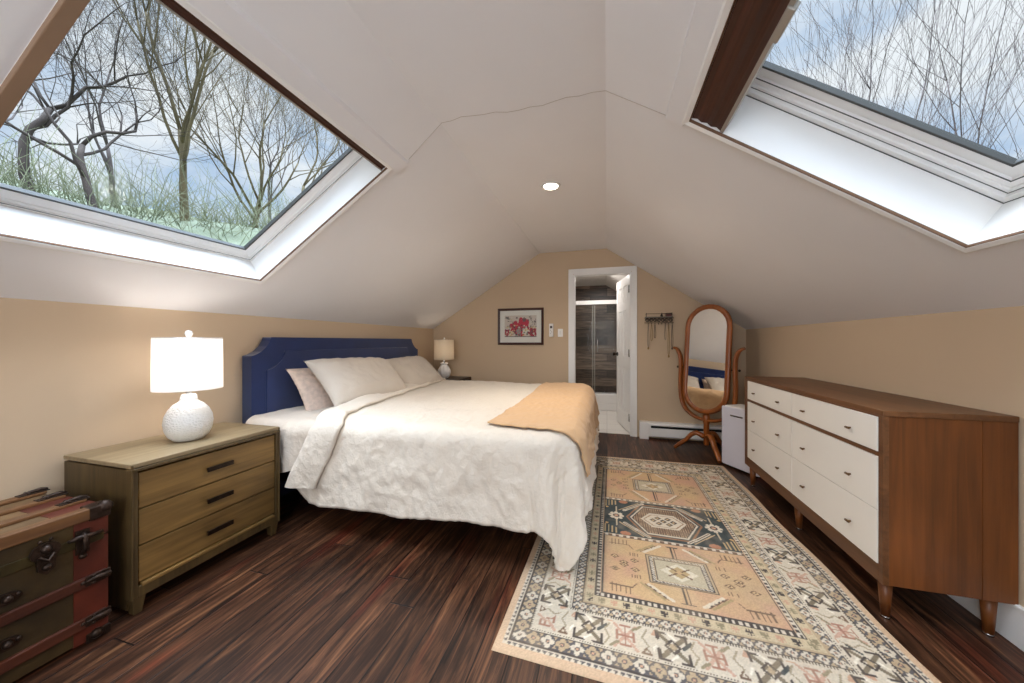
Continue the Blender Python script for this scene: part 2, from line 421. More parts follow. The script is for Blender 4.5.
# left skylight
prof = [(.016, .016, .016, .016, .135), (.026, .026, .026, .026, .137), (.026, .026, .026, .026, .143), (.040, .040, .040, .040, .146), (.042, .042, .042, .042, .150), (.075, .09, .075, .075, .160)]
gL = (OL[0] + .083, OL[1] - .098, OL[2] + .083, OL[3] - .083, .162)
w1 = skylight(1, SL, OL, .135, prof, gL, [(.0255, .1355, .0012)])
prof = [(.016, .016, .016, .016, .158), (.034, .034, .034, .034, .160), (.034, .034, .034, .034, .176), (.046, .046, .046, .046, .178), (.046, .046, .046, .046, .186), (.064, .064, .064, .064, .188), (.068, .068, .068, .068, .198), (.108, .10, .108, .108, .200)]
gR = (OR[0] + .116, OR[1] - .11, OR[2] + .116, OR[3] - .116, .200)
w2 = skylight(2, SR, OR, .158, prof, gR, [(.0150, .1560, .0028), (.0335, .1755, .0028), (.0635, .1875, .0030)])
# small silver stripe lines of the window frames
# retracted brown shades (pleats) that sit at the head of each opening and along the near side of the left one
def pleats(fn, s0, s1, y0, y1, d0, d1, n, amp, along='s'):
    mb = MB()
    pts = []
    for i in range(n + 1):
        t = i / n
        pts.append((s0 + (s1 - s0) * t, d0 + (amp if i % 2 else 0)))
    pts += [(s1, d1), (s0, d1)]
    return mb.prism(pts, lambda u, v, w: fn(u, w, v), y0, y1)
put('shade', pleats(SR, 1.245, 1.368, OR[2] + .018, OR[3] - .018, .004, .06, 6, .006), M['walnut'], w2, bevel=.001)
put('shade_rail', MB().hexa([SR(s, y, d) for d in (.000, .062) for (s, y) in ((1.232, OR[2] + .018), (1.245, OR[2] + .018), (1.245, OR[3] - .018), (1.232, OR[3] - .018))]), M['alu'], w2)
h = MB(); h.hexa([SR(s, y, d) for d in (-.006, .02) for (s, y) in ((1.222, .99), (1.244, .99), (1.244, 1.09), (1.222, 1.09))])
put('pull_bar', h, M['alu'], w2, bevel=.003)
put('shade', pleats(SL, 1.380, 1.408, OL[2] + .018, OL[3] - .018, .002, .05, 3, .004), M['walnut'], w1, bevel=.001)
put('shade_rail', MB().hexa([SL(s, y, d) for d in (-.001, .052) for (s, y) in ((1.374, OL[2] + .02), (1.380, OL[2] + .02), (1.380, OL[3] - .018), (1.374, OL[3] - .018))]), M['alu'], w1)
put('side_channel', MB().hexa([SL(s, y, d) for d in (-.018, .03) for (s, y) in ((OL[0] + .002, OL[2] - .012), (1.42, OL[2] - .012), (1.42, OL[2] + .019), (OL[0] + .002, OL[2] + .019))]), M['channel'], w1, bevel=.002)

# baseboards
struct('baseboard_right', MB().box(XR - .014, XR, YN, YB, 0, .14).box(XR - .018, XR, YN, YB, .14, .155), M['trim'], bevel=.004)
struct('baseboard_far', MB().box(XL, DX0 - .07, YB - .014, YB, 0, .14), M['trim'], bevel=.004)
struct('baseboard_left', MB().box(XL, XL + .014, YN, YB, 0, .14), M['trim'], bevel=.004)

# door casing, jamb, threshold
mb = MB()
cx = .064
for a in ((DX0 - cx, DX0 - .008, 0, DZ + cx), (DX1 + .008, DX1 + cx, 0, DZ + cx), (DX0 - .008, DX1 + .008, DZ + .008, DZ + cx)):
    mb.box(a[0], a[1], YB - .018, YB, a[2], a[3])
for a in ((DX0 - cx, DX0 - cx + .018, 0, DZ + cx), (DX1 + cx - .018, DX1 + cx, 0, DZ + cx), (DX0 - cx, DX1 + cx, DZ + cx - .018, DZ + cx)):
    mb.box(a[0], a[1], YB - .026, YB - .018, a[2], a[3])
for a in ((DX0 - .008, DX0 + .012, 0, DZ), (DX1 - .012, DX1 + .008, 0, DZ), (DX0, DX1, DZ - .012, DZ + .008)):
    mb.box(a[0], a[1], YB - .012, YB + .112, a[2], a[3])
struct('trim_3', mb, M['trim'], bevel=.002)
# door leaf, six panels, standing open into the bathroom
DW, DH = 0.655, 1.915
door = empty('door_1', (DX1 - .014, YB + .075, .018)); door['kind'] = 'structure'
door.rotation_euler = (0, 0, math.radians(101.5))
mb = MB()
T = .035
st = .1
px = [(st, DW / 2 - .045), (DW / 2 + .045, DW - st)]
pz = [(.2, .78), (.92, 1.5), (1.6, DH - .11)]
def grid_door(mb, w, hgt, T, holes_x, holes_z, rec=.009):
    xs = sorted({0, w, *[x for p in holes_x for x in p]}); zs = sorted({0, hgt, *[z for p in holes_z for z in p]})
    for i in range(len(xs) - 1):
        for j in range(len(zs) - 1):
            r = rec if (xs[i], xs[i + 1]) in holes_x and (zs[j], zs[j + 1]) in holes_z else 0
            mb.box(xs[i], xs[i + 1], -T + r, -r, zs[j], zs[j + 1])
            if r:
                mb.box(xs[i] + .03, xs[i + 1] - .03, -T + .003, -.003, zs[j] + .03, zs[j + 1] - .03)
grid_door(mb, DW, DH, T, px, pz)
put('door_leaf', mb, M['trim'], door)
for z in (.18, .96, 1.74):
    put('hinge', MB().box(-.006, .03, .0, .006, z - .045, z + .045).tube([(-.003, .004, z - .045), (-.003, .004, z + .045)], .006, 8), M['chrome'], door)
kb = MB()
for s in (1, -1):
    y = 0 if s > 0 else -T
    kb.tube([(DW - .06, y, .93), (DW - .06, y + s * .008, .93)], .028, 16)
    kb.tube([(DW - .06, y, .93), (DW - .06, y + s * .035, .93), (DW - .06, y + s * .045, .93), (DW - .06, y + s * .062, .93), (DW - .06, y + s * .068, .93)], [.01, .01, .024, .026, .012], 16)
put('door_knob', kb, M['dark_metal'], door)

# ------------------------------------------------------------------ bathroom beyond the door
M['bath_wall'] = plain('bathroom_paint', srgb(225, 220, 214), 0.6, var=0.01)
def tile_mat(name, c1, c2, mortar, bw, bh, conv='xz', rough=0.35, grain=True, off=0.5):
    m, N, L, b = new_mat(name)
    t = N.new('ShaderNodeTexCoord'); s = N.new('ShaderNodeSeparateXYZ'); c = N.new('ShaderNodeCombineXYZ')
    L.new(t.outputs['Object'], s.inputs[0])
    ax = {'x': 'X', 'y': 'Y', 'z': 'Z'}
    L.new(s.outputs[ax[conv[0]]], c.inputs[0]); L.new(s.outputs[ax[conv[1]]], c.inputs[1])
    br = N.new('ShaderNodeTexBrick'); br.inputs['Scale'].default_value = 1; br.inputs['Brick Width'].default_value = bw; br.inputs['Row Height'].default_value = bh
    br.inputs['Mortar Size'].default_value = .0025; br.inputs['Color1'].default_value = c1; br.inputs['Color2'].default_value = c2; br.inputs['Mortar'].default_value = mortar
    br.offset = off; L.new(c.outputs[0], br.inputs['Vector'])
    if grain:
        mp = N.new('ShaderNodeMapping'); mp.inputs['Scale'].default_value = (4, 40, 1); L.new(c.outputs[0], mp.inputs['Vector'])
        n = N.new('ShaderNodeTexNoise'); n.inputs['Scale'].default_value = 1; n.inputs['Detail'].default_value = 5; n.inputs['Distortion'].default_value = .8; L.new(mp.outputs[0], n.inputs['Vector'])
        h = N.new('ShaderNodeHueSaturation'); L.new(br.outputs['Color'], h.inputs['Color'])
        mr = N.new('ShaderNodeMapRange'); mr.inputs['From Min'].default_value = .3; mr.inputs['From Max'].default_value = .7; mr.inputs['To Min'].default_value = .45; mr.inputs['To Max'].default_value = 1.6
        L.new(n.outputs['Fac'], mr.inputs['Value']); L.new(mr.outputs['Result'], h.inputs['Value']); L.new(h.outputs['Color'], b.inputs['Base Color'])
    else: L.new(br.outputs['Color'], b.inputs['Base Color'])
    b.inputs['Roughness'].default_value = rough
    return m
M['shower_tile'] = tile_mat('wood_look_tile', srgb(58, 44, 36), srgb(124, 104, 90), srgb(36, 30, 27), .6, .15)
M['shower_tile_side'] = tile_mat('wood_look_tile_side', srgb(70, 54, 45), srgb(118, 98, 84), srgb(42, 36, 32), .6, .15, 'yz')
M['bath_floor'] = tile_mat('white_floor_tile', srgb(226, 222, 216), srgb(218, 212, 206), srgb(170, 165, 160), .3, .3, 'xy', .3, False, 0.0)
bx0, bx1, by0, by1, bz = -1.0, .62, YB + .10, 6.5, 2.17
struct('floor_bathroom', MB().box(bx0, bx1, YB + .06, by1, -.05, .004), M['bath_floor'])
struct('wall_bathroom_left', MB().box(bx0 - .05, bx0, by0, 5.72, 0, bz + .1), M['bath_wall'])
struct('wall_bathroom_right', MB().box(bx1, bx1 + .05, by0, by1, 0, bz + .1), M['bath_wall'])
mb = MB().prism([(bx0 - .05, 2.15), (-.02, 2.15), (bx1 + .05, 1.72), (bx1 + .05, 1.82), (-.02, 2.25), (bx0 - .05, 2.25)], fx, by0, by1 + .05)
struct('ceiling_bathroom', mb, M['bath_wall'])
struct('wall_shower_back', MB().box(bx0, bx1, by1 - .02, by1 + .05, 0, bz + .1), M['shower_tile'])
struct('wall_shower_left', MB().box(bx0 - .05, bx0 + .02, 5.72, by1, 0, bz + .1), M['shower_tile_side'])
sh = empty('shower_enclosure', (-.19, 5.75, 0), 'glass shower enclosure with white base seen through the open bathroom door', 'shower')
put('shower_base', MB().box(bx0 + .02, bx1, 5.70, by1 - .02, .004, .12).box(bx0 + .02, bx1, 5.70, 5.80, .12, .27), M['white_plastic'], sh, world=True, bevel=.008)
put('header_rail', MB().box(bx0 + .02, bx1, 5.72, 5.78, 1.725, 1.79), M['white_plastic'], sh, world=True, bevel=.004)
put('track', MB().box(bx0 + .02, bx1, 5.73, 5.77, .27, .295), M['chrome'], sh, world=True)
for k, (a, c, y) in enumerate(((bx0 + .03, -.19, 5.74), (-.23, .6, 5.76))):
    gp = put('glass_panel', MB().box(a, c, y - .003, y + .003, .295, 1.725), M['glass'], sh, world=True)
    for q in (a, c - .008): put('stile', MB().box(q, q + .008, y - .006, y + .006, .295, 1.725), M['alu'], gp, world=True)
put('handle', MB().tube([(-.15, 5.73, .95), (-.15, 5.70, .95), (-.15, 5.70, 1.15), (-.15, 5.73, 1.15)], .007, 8), M['chrome'], sh, world=True)

# ------------------------------------------------------------------ rug: woven pattern drawn cell by cell
def build_rug():
    W, Ln, C = 1.45, 2.27, 0.0046
    nx, ny = int(W / C), int(Ln / C)
    xs = (np.arange(nx + 1)) * W / nx; ys = (np.arange(ny + 1)) * Ln / ny
    X, Y = np.meshgrid(xs, ys, indexing='ij')
    rng = np.random.RandomState(4)
    def s(r, g, b): return np.array(srgb(r, g, b)[:3])
    PEACH, CREAM, TAN, DARK, CHAR, TEAL = s(204, 174, 144), s(208, 196, 176), s(184, 162, 132), s(84, 76, 72), s(98, 94, 94), s(74, 80, 80)
    PINK, OLIVE, ORNG, BROWN, ROSE = s(180, 142, 124), s(146, 134, 108), s(200, 168, 128), s(122, 100, 84), s(196, 156, 130)
    col = np.zeros((nx + 1, ny + 1, 3)); col[:] = PEACH
    def vnoise(cx, cy):
        gdx = rng.rand(cx + 2, cy + 2)
        u = X / W * cx; v = Y / Ln * cy
        i = np.clip(u.astype(int), 0, cx); j = np.clip(v.astype(int), 0, cy); fu = u - i; fv = v - j
        fu = fu * fu * (3 - 2 * fu); fv = fv * fv * (3 - 2 * fv)
        return (gdx[i, j] * (1 - fu) + gdx[i + 1, j] * fu) * (1 - fv) + (gdx[i, j + 1] * (1 - fu) + gdx[i + 1, j + 1] * fu) * fv
    FX0, FX1, FY0, FY1 = .37, 1.095, .405, 1.94
    eL, eR, eN, eF = X, (W - X) * .37 / .355, Y * .37 / .405, (Ln - Y) * .37 / .33
    E = np.minimum(np.minimum(eL, eR), np.minimum(eN, eF))
    side = np.argmin(np.stack([eL, eR, eN, eF]), axis=0)
    Tc = np.where(side < 2, Y, X)           # coordinate along the border
    def paint(mask, c): col[mask] = c
    def band(a, b, c): paint((E >= a) & (E < b), c)
    def flowers(a, b, pitch, petal, bg):
        band(a, b, bg)
        mid = (a + b) / 2; R = (b - a) / 2
        u = (Tc / pitch) % 1.0 - .5; du = u * pitch; dv = E - mid
        inb = (E >= a) & (E < b)
        rr = np.hypot(du, dv); th = np.arctan2(dv, du)
        odd = (np.floor(Tc / pitch) % 2) < 1
        pet = rr < R * (.55 + .33 * np.abs(np.cos(2 * th)))
        paint(inb & pet & odd, petal); paint(inb & pet & ~odd, CREAM)
        paint(inb & (rr < R * .30), bg); paint(inb & (rr < R * .16), ROSE)
        xx = (np.abs(np.abs(du) - pitch / 2) < .5 * np.abs(dv) + .003) & (np.abs(dv) > .006) & (rr > R)
        paint(inb & xx & (np.abs(dv) < R * .8), TAN)
        paint(inb & ((E < a + .004) | (E > b - .004)), DARK)
    def dots(a, b, pitch, c1, c2):
        band(a, b, c1); paint((E >= a + .002) & (E < b - .002) & ((Tc / pitch) % 1 < .45), c2)
    # outer guard
    band(.030, .046, CREAM)
    saw = np.abs(((Tc / .022) % 1) - .5) * 2
    paint((E >= .030) & (E < .046) & ((E - .030) / .016 > saw), CHAR)
    band(.046, .050, CREAM); band(.050, .054, DARK)
    flowers(.054, .112, .054, TAN, CHAR)
    dots(.112, .121, .010, CREAM, DARK)
    band(.121, .246, CREAM)
    dots(.246, .255, .010, CREAM, DARK)
    flowers(.255, .297, .046, CREAM, CHAR)
    dots(.297, .304, .009, TAN, DARK)
    band(.304, .345, s(198, 180, 148))
    u = (Tc / .05) % 1 - .5; du = u * .05; dv = E - .3245
    inb = (E >= .306) & (E < .343)
    k = np.floor(Tc / .05)
    cr = ((np.abs(du) < .004) & (np.abs(dv) < .014)) | ((np.abs(dv) < .004) & (np.abs(du) < .014)) | ((np.abs(np.abs(du) - .010) < .003) & (np.abs(np.abs(dv) - .010) < .003))
    paint(inb & cr & (k % 3 == 0), DARK); paint(inb & cr & (k % 3 == 1), OLIVE); paint(inb & cr & (k % 3 == 2), ROSE)
    band(.345, .350, DARK)
    band(.350, .368, CREAM); paint((E >= .353) & (E < .366) & ((Tc / .024) % 1 < .52), DARK)
    # large motifs of the wide cream border
    def seg(tt, ee, a, b, w):
        ax, ay = a; bx, by = b; L2 = (bx - ax) ** 2 + (by - ay) ** 2 + 1e-12
        q = np.clip(((tt - ax) * (bx - ax) + (ee - ay) * (by - ay)) / L2, 0, 1)
        return np.hypot(tt - ax - q * (bx - ax), ee - ay - q * (by - ay)) < w
    inb = (E >= .124) & (E < .244)
    per = .30
    ph = (Tc + .04) % per; ee = E - .184
    kk = np.floor((Tc + .04) / per)
    def mseg(lst, c, w=.0045, extra=None):
        m = np.zeros_like(inb)
        for a, b in lst: m |= seg(ph, ee, a, b, w)
        if extra is not None: m &= extra
        paint(inb & m, c)
    # dark hooked arrow
    mseg([((.02, -.055), (.12, .05)), ((.02, .05), (.12, -.055))], s(128, 116, 98), .008)
    mseg([((.02, -.055), (.02, -.02)), ((.02, -.055), (.055, -.055)), ((.12, .05), (.12, .018)), ((.12, .05), (.085, .05))], DARK, .005)
    mseg([((.02, .05), (.02, .02)), ((.02, .05), (.05, .05)), ((.12, -.055), (.12, -.02)), ((.12, -.055), (.09, -.055))], DARK, .005)
    mseg([((.045, 0), (.07, .026)), ((.07, .026), (.095, 0)), ((.095, 0), (.07, -.026)), ((.07, -.026), (.045, 0))], DARK, .004)
    paint(inb & (np.abs(ph - .07) + np.abs(ee) < .014), TAN)
    mseg([((.105, .0), (.135, .03))], TEAL, .006)
    # rose hooked cross
    mseg([((.165, -.05), (.245, .045)), ((.165, .045), (.245, -.05))], s(196, 160, 140), .006)
    mseg([((.175, 0), (.235, 0)), ((.205, -.04), (.205, .04)), ((.175, -.018), (.175, .018)), ((.235, -.018), (.235, .018)), ((.187, .04), (.223, .04)), ((.187, -.04), (.223, -.04))], s(166, 124, 106), .004)
    mseg([((.232, .03), (.262, .052)), ((.150, -.052), (.178, -.03))], OLIVE, .005)
    # light outlines, triangles and stepped lines between
    mseg([((.130, -.05), (.148, -.02)), ((.148, -.02), (.130, .01)), ((.130, .01), (.148, .04)), ((.265, -.05), (.285, -.02)), ((.285, -.02), (.265, .01)), ((.265, .01), (.285, .045))], s(160, 146, 122), .003)
    mseg([((.262, -.052), (.292, -.052)), ((.292, -.052), (.277, -.030)), ((.277, -.030), (.262, -.052))], BROWN, .003)
    mseg([((.0, .03), (.012, .05)), ((.012, .05), (.012, .03)), ((.012, .03), (.0, .03)), ((.14, .052), (.16, .052))], ROSE, .003)
    mseg([((.055, .052), (.082, .03)), ((.058, -.05), (.08, -.032)), ((.0, -.03), (.012, -.01))], s(232, 224, 208), .004)
    # field
    inF = (X >= FX0) & (X < FX1) & (Y >= FY0) & (Y < FY1)
    paint(inF, ORNG)
    na, nb = vnoise(9, 14), vnoise(26, 40)
    mixo = np.clip((na * .7 + nb * .3 - .35) * 2.6, 0, 1)[..., None]
    tone = ORNG * (1 - mixo) + ROSE * mixo
    ol = np.clip((vnoise(7, 11) - .55) * 3, 0, 1)[..., None]
    tone = tone * (1 - .55 * ol) + TAN * (.55 * ol)
    col[inF] = tone[inF]
    paint(inF & ((X < FX0 + .008) | (X > FX1 - .008) | (Y < FY0 + .008) | (Y > FY1 - .008)), DARK)
    CX = (FX0 + FX1) / 2
    def line(pts, c, w, inside=inF, closed=False):
        m = np.zeros_like(inF)
        P = list(pts) + ([pts[0]] if closed else [])
        for a, b in zip(P[:-1], P[1:]): m |= seg(X, Y, a, b, w)
        paint(inside & m, c)
    def inpoly(pts):
        m = np.zeros_like(inF)
        n = len(pts)
        for i in range(n):
            (x1, y1), (x2, y2) = pts[i], pts[(i + 1) % n]
            if y1 == y2: continue
            c = ((y1 > Y) != (y2 > Y)) & (X < (x2 - x1) * (Y - y1) / (y2 - y1) + x1)
            m ^= c
        return m
    def divider(y0):
        m = inF & (Y >= y0) & (Y < y0 + .034)
        paint(m, CREAM); paint(m & ((Y < y0 + .005) | (Y > y0 + .029)), DARK)
        paint(m & (Y > y0 + .009) & (Y < y0 + .025) & ((X / .040) % 1 < .5), BROWN)
    D1, D2 = .875, 1.345
    def orange_panel(y0, y1):
        cy = (y0 + y1) / 2; hh = (y1 - y0) / 2
        for w_, c in ((.145, DARK), (.139, TAN), (.130, DARK), (.126, CREAM), (.113, TAN), (.110, DARK), (.106, s(190, 178, 152))):
            m = (np.abs(X - CX) < w_) & (np.abs(Y - cy) < w_ * .74); paint(m, c)
        m = (np.abs(X - CX) < .126) & (np.abs(Y - cy) < .126 * .74) & ~((np.abs(X - CX) < .113) & (np.abs(Y - cy) < .113 * .74))
        paint(m & (((X + Y) / .016) % 1 < .4), CHAR)
        paint((np.abs(X - CX) / .085 + np.abs(Y - cy) / .065) < 1, s(216, 206, 184))
        paint((np.abs(X - CX) / .050 + np.abs(Y - cy) / .045) < 1, s(184, 160, 120))
        line([(CX - .05, cy - .035), (CX + .05, cy + .035)], BROWN, .004); line([(CX - .05, cy + .035), (CX + .05, cy - .035)], BROWN, .004)
        paint((np.abs(X - CX) + np.abs(Y - cy)) < .016, ORNG)
        for sg in (1, -1):
            line([(CX - .008, cy + sg * .108), (CX - .008, cy + sg * (hh - .025))], DARK, .003)
            line([(CX + .008, cy + sg * .108), (CX + .008, cy + sg * (hh - .025))], DARK, .003)
            line([(CX - .026, cy + sg * (hh - .025)), (CX + .026, cy + sg * (hh - .025))], DARK, .003)
            for sx in (1, -1):
                # pale diagonal bars with teeth
                a = (CX + sx * .060, cy + sg * (hh - .028)); b = (CX + sx * .150, cy + sg * .125)
                line([a, b], s(214, 200, 176), .008); line([(a[0] + sx * .018, a[1]), (b[0] + sx * .018, b[1])], BROWN, .0025)
                line([(a[0] + sx * .034, a[1]), (b[0] + sx * .034, b[1])], s(170, 150, 112), .006)
                for q in (.2, .4, .6, .8):
                    px_ = a[0] + (b[0] - a[0]) * q; py_ = a[1] + (b[1] - a[1]) * q
                    line([(px_ + sx * .010, py_), (px_ + sx * .016, py_ + .004)], DARK, .0022)
                # comb motif in the corner
                for q in range(5):
                    xx = CX + sx * (.235 + q * .020)
                    line([(xx, cy + sg * (hh - .022)), (xx, cy + sg * (hh - .060 - .004 * q))], BROWN, .0028)
                line([(CX + sx * .225, cy + sg * (hh - .064)), (CX + sx * .325, cy + sg * (hh - .064))], BROWN, .0028)
                line([(CX + sx * .205, cy + sg * (hh - .095)), (CX + sx * .225, cy + sg * (hh - .064))], BROWN, .0028)
                # small filled lozenges and hexagons beside the medallion
                for (ox, oy) in ((.205, .035), (.300, .050), (.255, .010)):
                    paint(inF & ((np.abs(X - CX - sx * ox) / .024 + np.abs(Y - cy - sg * oy) / .018) < 1), BROWN)
                    paint(inF & ((np.abs(X - CX - sx * ox) / .015 + np.abs(Y - cy - sg * oy) / .011) < 1), s(206, 176, 136))
                    paint(inF & ((np.abs(X - CX - sx * ox) + np.abs(Y - cy - sg * oy)) < .005), DARK)
                for q in range(4):
                    line([(CX + sx * (.185 + q * .012), cy + sg * .075), (CX + sx * (.185 + q * .012), cy + sg * .098)], BROWN, .002)
    orange_panel(FY0 + .008, D1); orange_panel(D2 + .034, FY1 - .008)
    # dark centre panel
    m = inF & (Y >= D1 + .03) & (Y < D2)
    dk = TEAL[None, None, :] * (1 - .35 * (vnoise(30, 50)[..., None] - .3)); col[m] = dk[m]
    cy = (D1 + .034 + D2) / 2
    def hexa(w_, h_, c): paint(inpoly([(CX - w_, cy), (CX - w_ * .55, cy + h_), (CX + w_ * .55, cy + h_), (CX + w_, cy), (CX + w_ * .55, cy - h_), (CX - w_ * .55, cy - h_)]), c)
    hexa(.225, .195, s(150, 112, 86)); hexa(.213, .183, TEAL); hexa(.200, .170, CREAM); hexa(.190, .160, DARK); hexa(.183, .153, s(112, 92, 80))
    mm = inpoly([(CX - .183, cy), (CX - .10, cy + .153), (CX + .10, cy + .153), (CX + .183, cy), (CX + .10, cy - .153), (CX - .10, cy - .153)])
    paint(mm & (((X / .013) % 1 < .35) & ((Y / .013) % 1 < .5)), s(206, 176, 140))
    hexa(.135, .085, CREAM); hexa(.120, .070, s(150, 120, 96)); hexa(.112, .064, CREAM)
    for (ox, oy) in ((-.06, 0), (0, .0), (.06, 0), (-.03, .032), (.03, .032), (-.03, -.032), (.03, -.032)):
        paint((np.abs(X - CX - ox) + np.abs(Y - cy - oy)) < .022, DARK); paint((np.abs(X - CX - ox) + np.abs(Y - cy - oy)) < .009, ORNG)
    for sx in (1, -1):
        # star flowers
        ox = CX + sx * .285; dX, dY = X - ox, Y - cy; rr = np.hypot(dX, dY); th = np.arctan2(dY, dX)
        paint(inF & (rr < .050 * (.55 + .45 * np.abs(np.cos(4 * th)) ** .5)) & (rr < .048), CREAM); paint(inF & (rr < .022), s(96, 84, 80)); paint(inF & (rr < .011), ROSE)
        for sg in (1, -1):
            a = (CX + sx * .03, cy + sg * .205); b = (CX + sx * .205, cy + sg * .095)
            a = (CX + sx * .105, cy + sg * .205); b = (CX + sx * .235, cy + sg * .080)
            line([a, b], CREAM, .010); line([a, b], s(110, 96, 84), .003)
            line([(a[0] + sx * .03, a[1]), (b[0] + sx * .03, b[1])], s(188, 164, 132), .004)
            for q in range(4):
                xx = CX + sx * (.290 + q * .021)
                line([(xx, cy + sg * .205), (xx, cy + sg * (.150 - .01 * q))], s(184, 160, 122), .0045)
            paint(inF & (((X - CX - sx * .235) / .03) ** 2 + ((Y - cy - sg * .2) / .022) ** 2 < 1), s(176, 124, 98))
            paint(inF & (np.hypot(X - CX - sx * .345, Y - cy - sg * .105) < .010), s(196, 160, 110))
            line([(ox, cy + sg * .05), (ox, cy + sg * .12)], s(188, 172, 148), .0045)
    divider(D1); divider(D2)
    # wear: faded patches and a speckle of worn knots
    fade = np.clip((vnoise(12, 18) * .6 + vnoise(40, 60) * .4 - .45) * 1.8, 0, 1)[..., None]
    col[:] = col * (1 - .30 * fade) + s(200, 178, 150) * (.30 * fade)
    col *= (1 + (rng.rand(nx + 1, ny + 1, 1) - .5) * .22)
    # geometry: slightly skewed, rippled edges, lies on the floor
    NL, NR, FR, FL = (-.405, 1.172), (1.060, 1.125), (1.005, 3.440), (-.35, 3.425)
    U = X / W; V = Y / Ln
    xw = (NL[0] * (1 - U) + NR[0] * U) * (1 - V) + (FL[0] * (1 - U) + FR[0] * U) * V
    yw = (NL[1] * (1 - U) + NR[1] * U) * (1 - V) + (FL[1] * (1 - U) + FR[1] * U) * V
    ripple = np.exp(-(W - X) / .22) * np.sin(Y * 7.5 + .8) * .005
    xw += ripple
    zw = .0075 + .0025 * np.exp(-(W - X) / .2) * (1 + np.sin(Y * 9))
    rim = (X < 1e-6) | (X > W - 1e-6) | (Y < 1e-6) | (Y > Ln - 1e-6)
    zw = np.where(rim, .001, zw)
    n = (nx + 1) * (ny + 1)
    co = np.stack([xw, yw, zw], -1).reshape(n, 3)
    idx = np.arange(n).reshape(nx + 1, ny + 1)
    q = np.stack([idx[:-1, :-1], idx[1:, :-1], idx[1:, 1:], idx[:-1, 1:]], -1).reshape(-1, 4)
    me = bpy.data.meshes.new('area_rug')
    me.vertices.add(n); me.vertices.foreach_set('co', co.ravel().astype(np.float32))
    me.loops.add(q.size); me.loops.foreach_set('vertex_index', q.ravel().astype(np.int32))
    me.polygons.add(len(q)); me.polygons.foreach_set('loop_start', (np.arange(len(q)) * 4).astype(np.int32))
    me.polygons.foreach_set('loop_total', np.full(len(q), 4, np.int32))
    me.update(calc_edges=True); me.polygons.foreach_set('use_smooth', np.ones(len(q), bool))
    at = me.color_attributes.new('weave', 'FLOAT_COLOR', 'POINT')
    at.data.foreach_set('color', np.concatenate([col.reshape(n, 3), np.ones((n, 1))], 1).ravel().astype(np.float32))
    m, N, L, b = new_mat('woven_rug')
    a = N.new('ShaderNodeAttribute'); a.attribute_name = 'weave'; L.new(a.outputs['Color'], b.inputs['Base Color'])
    b.inputs['Roughness'].default_value = .95; b.inputs['Specular IOR Level'].default_value = .1
    nz = N.new('ShaderNodeTexNoise'); nz.inputs['Scale'].default_value = 260; L.new(coords(N, L, (1, 1, 1)), nz.inputs['Vector'])
    add_bump(N, L, b, nz.outputs['Fac'], .4, .003)
    me.materials.append(m)
    o = bpy.data.objects.new('area_rug', me); COL.objects.link(o)
    return tag(o, 'large patterned oriental rug in cream, peach and charcoal lying on the dark floorboards', 'rug')
build_rug()

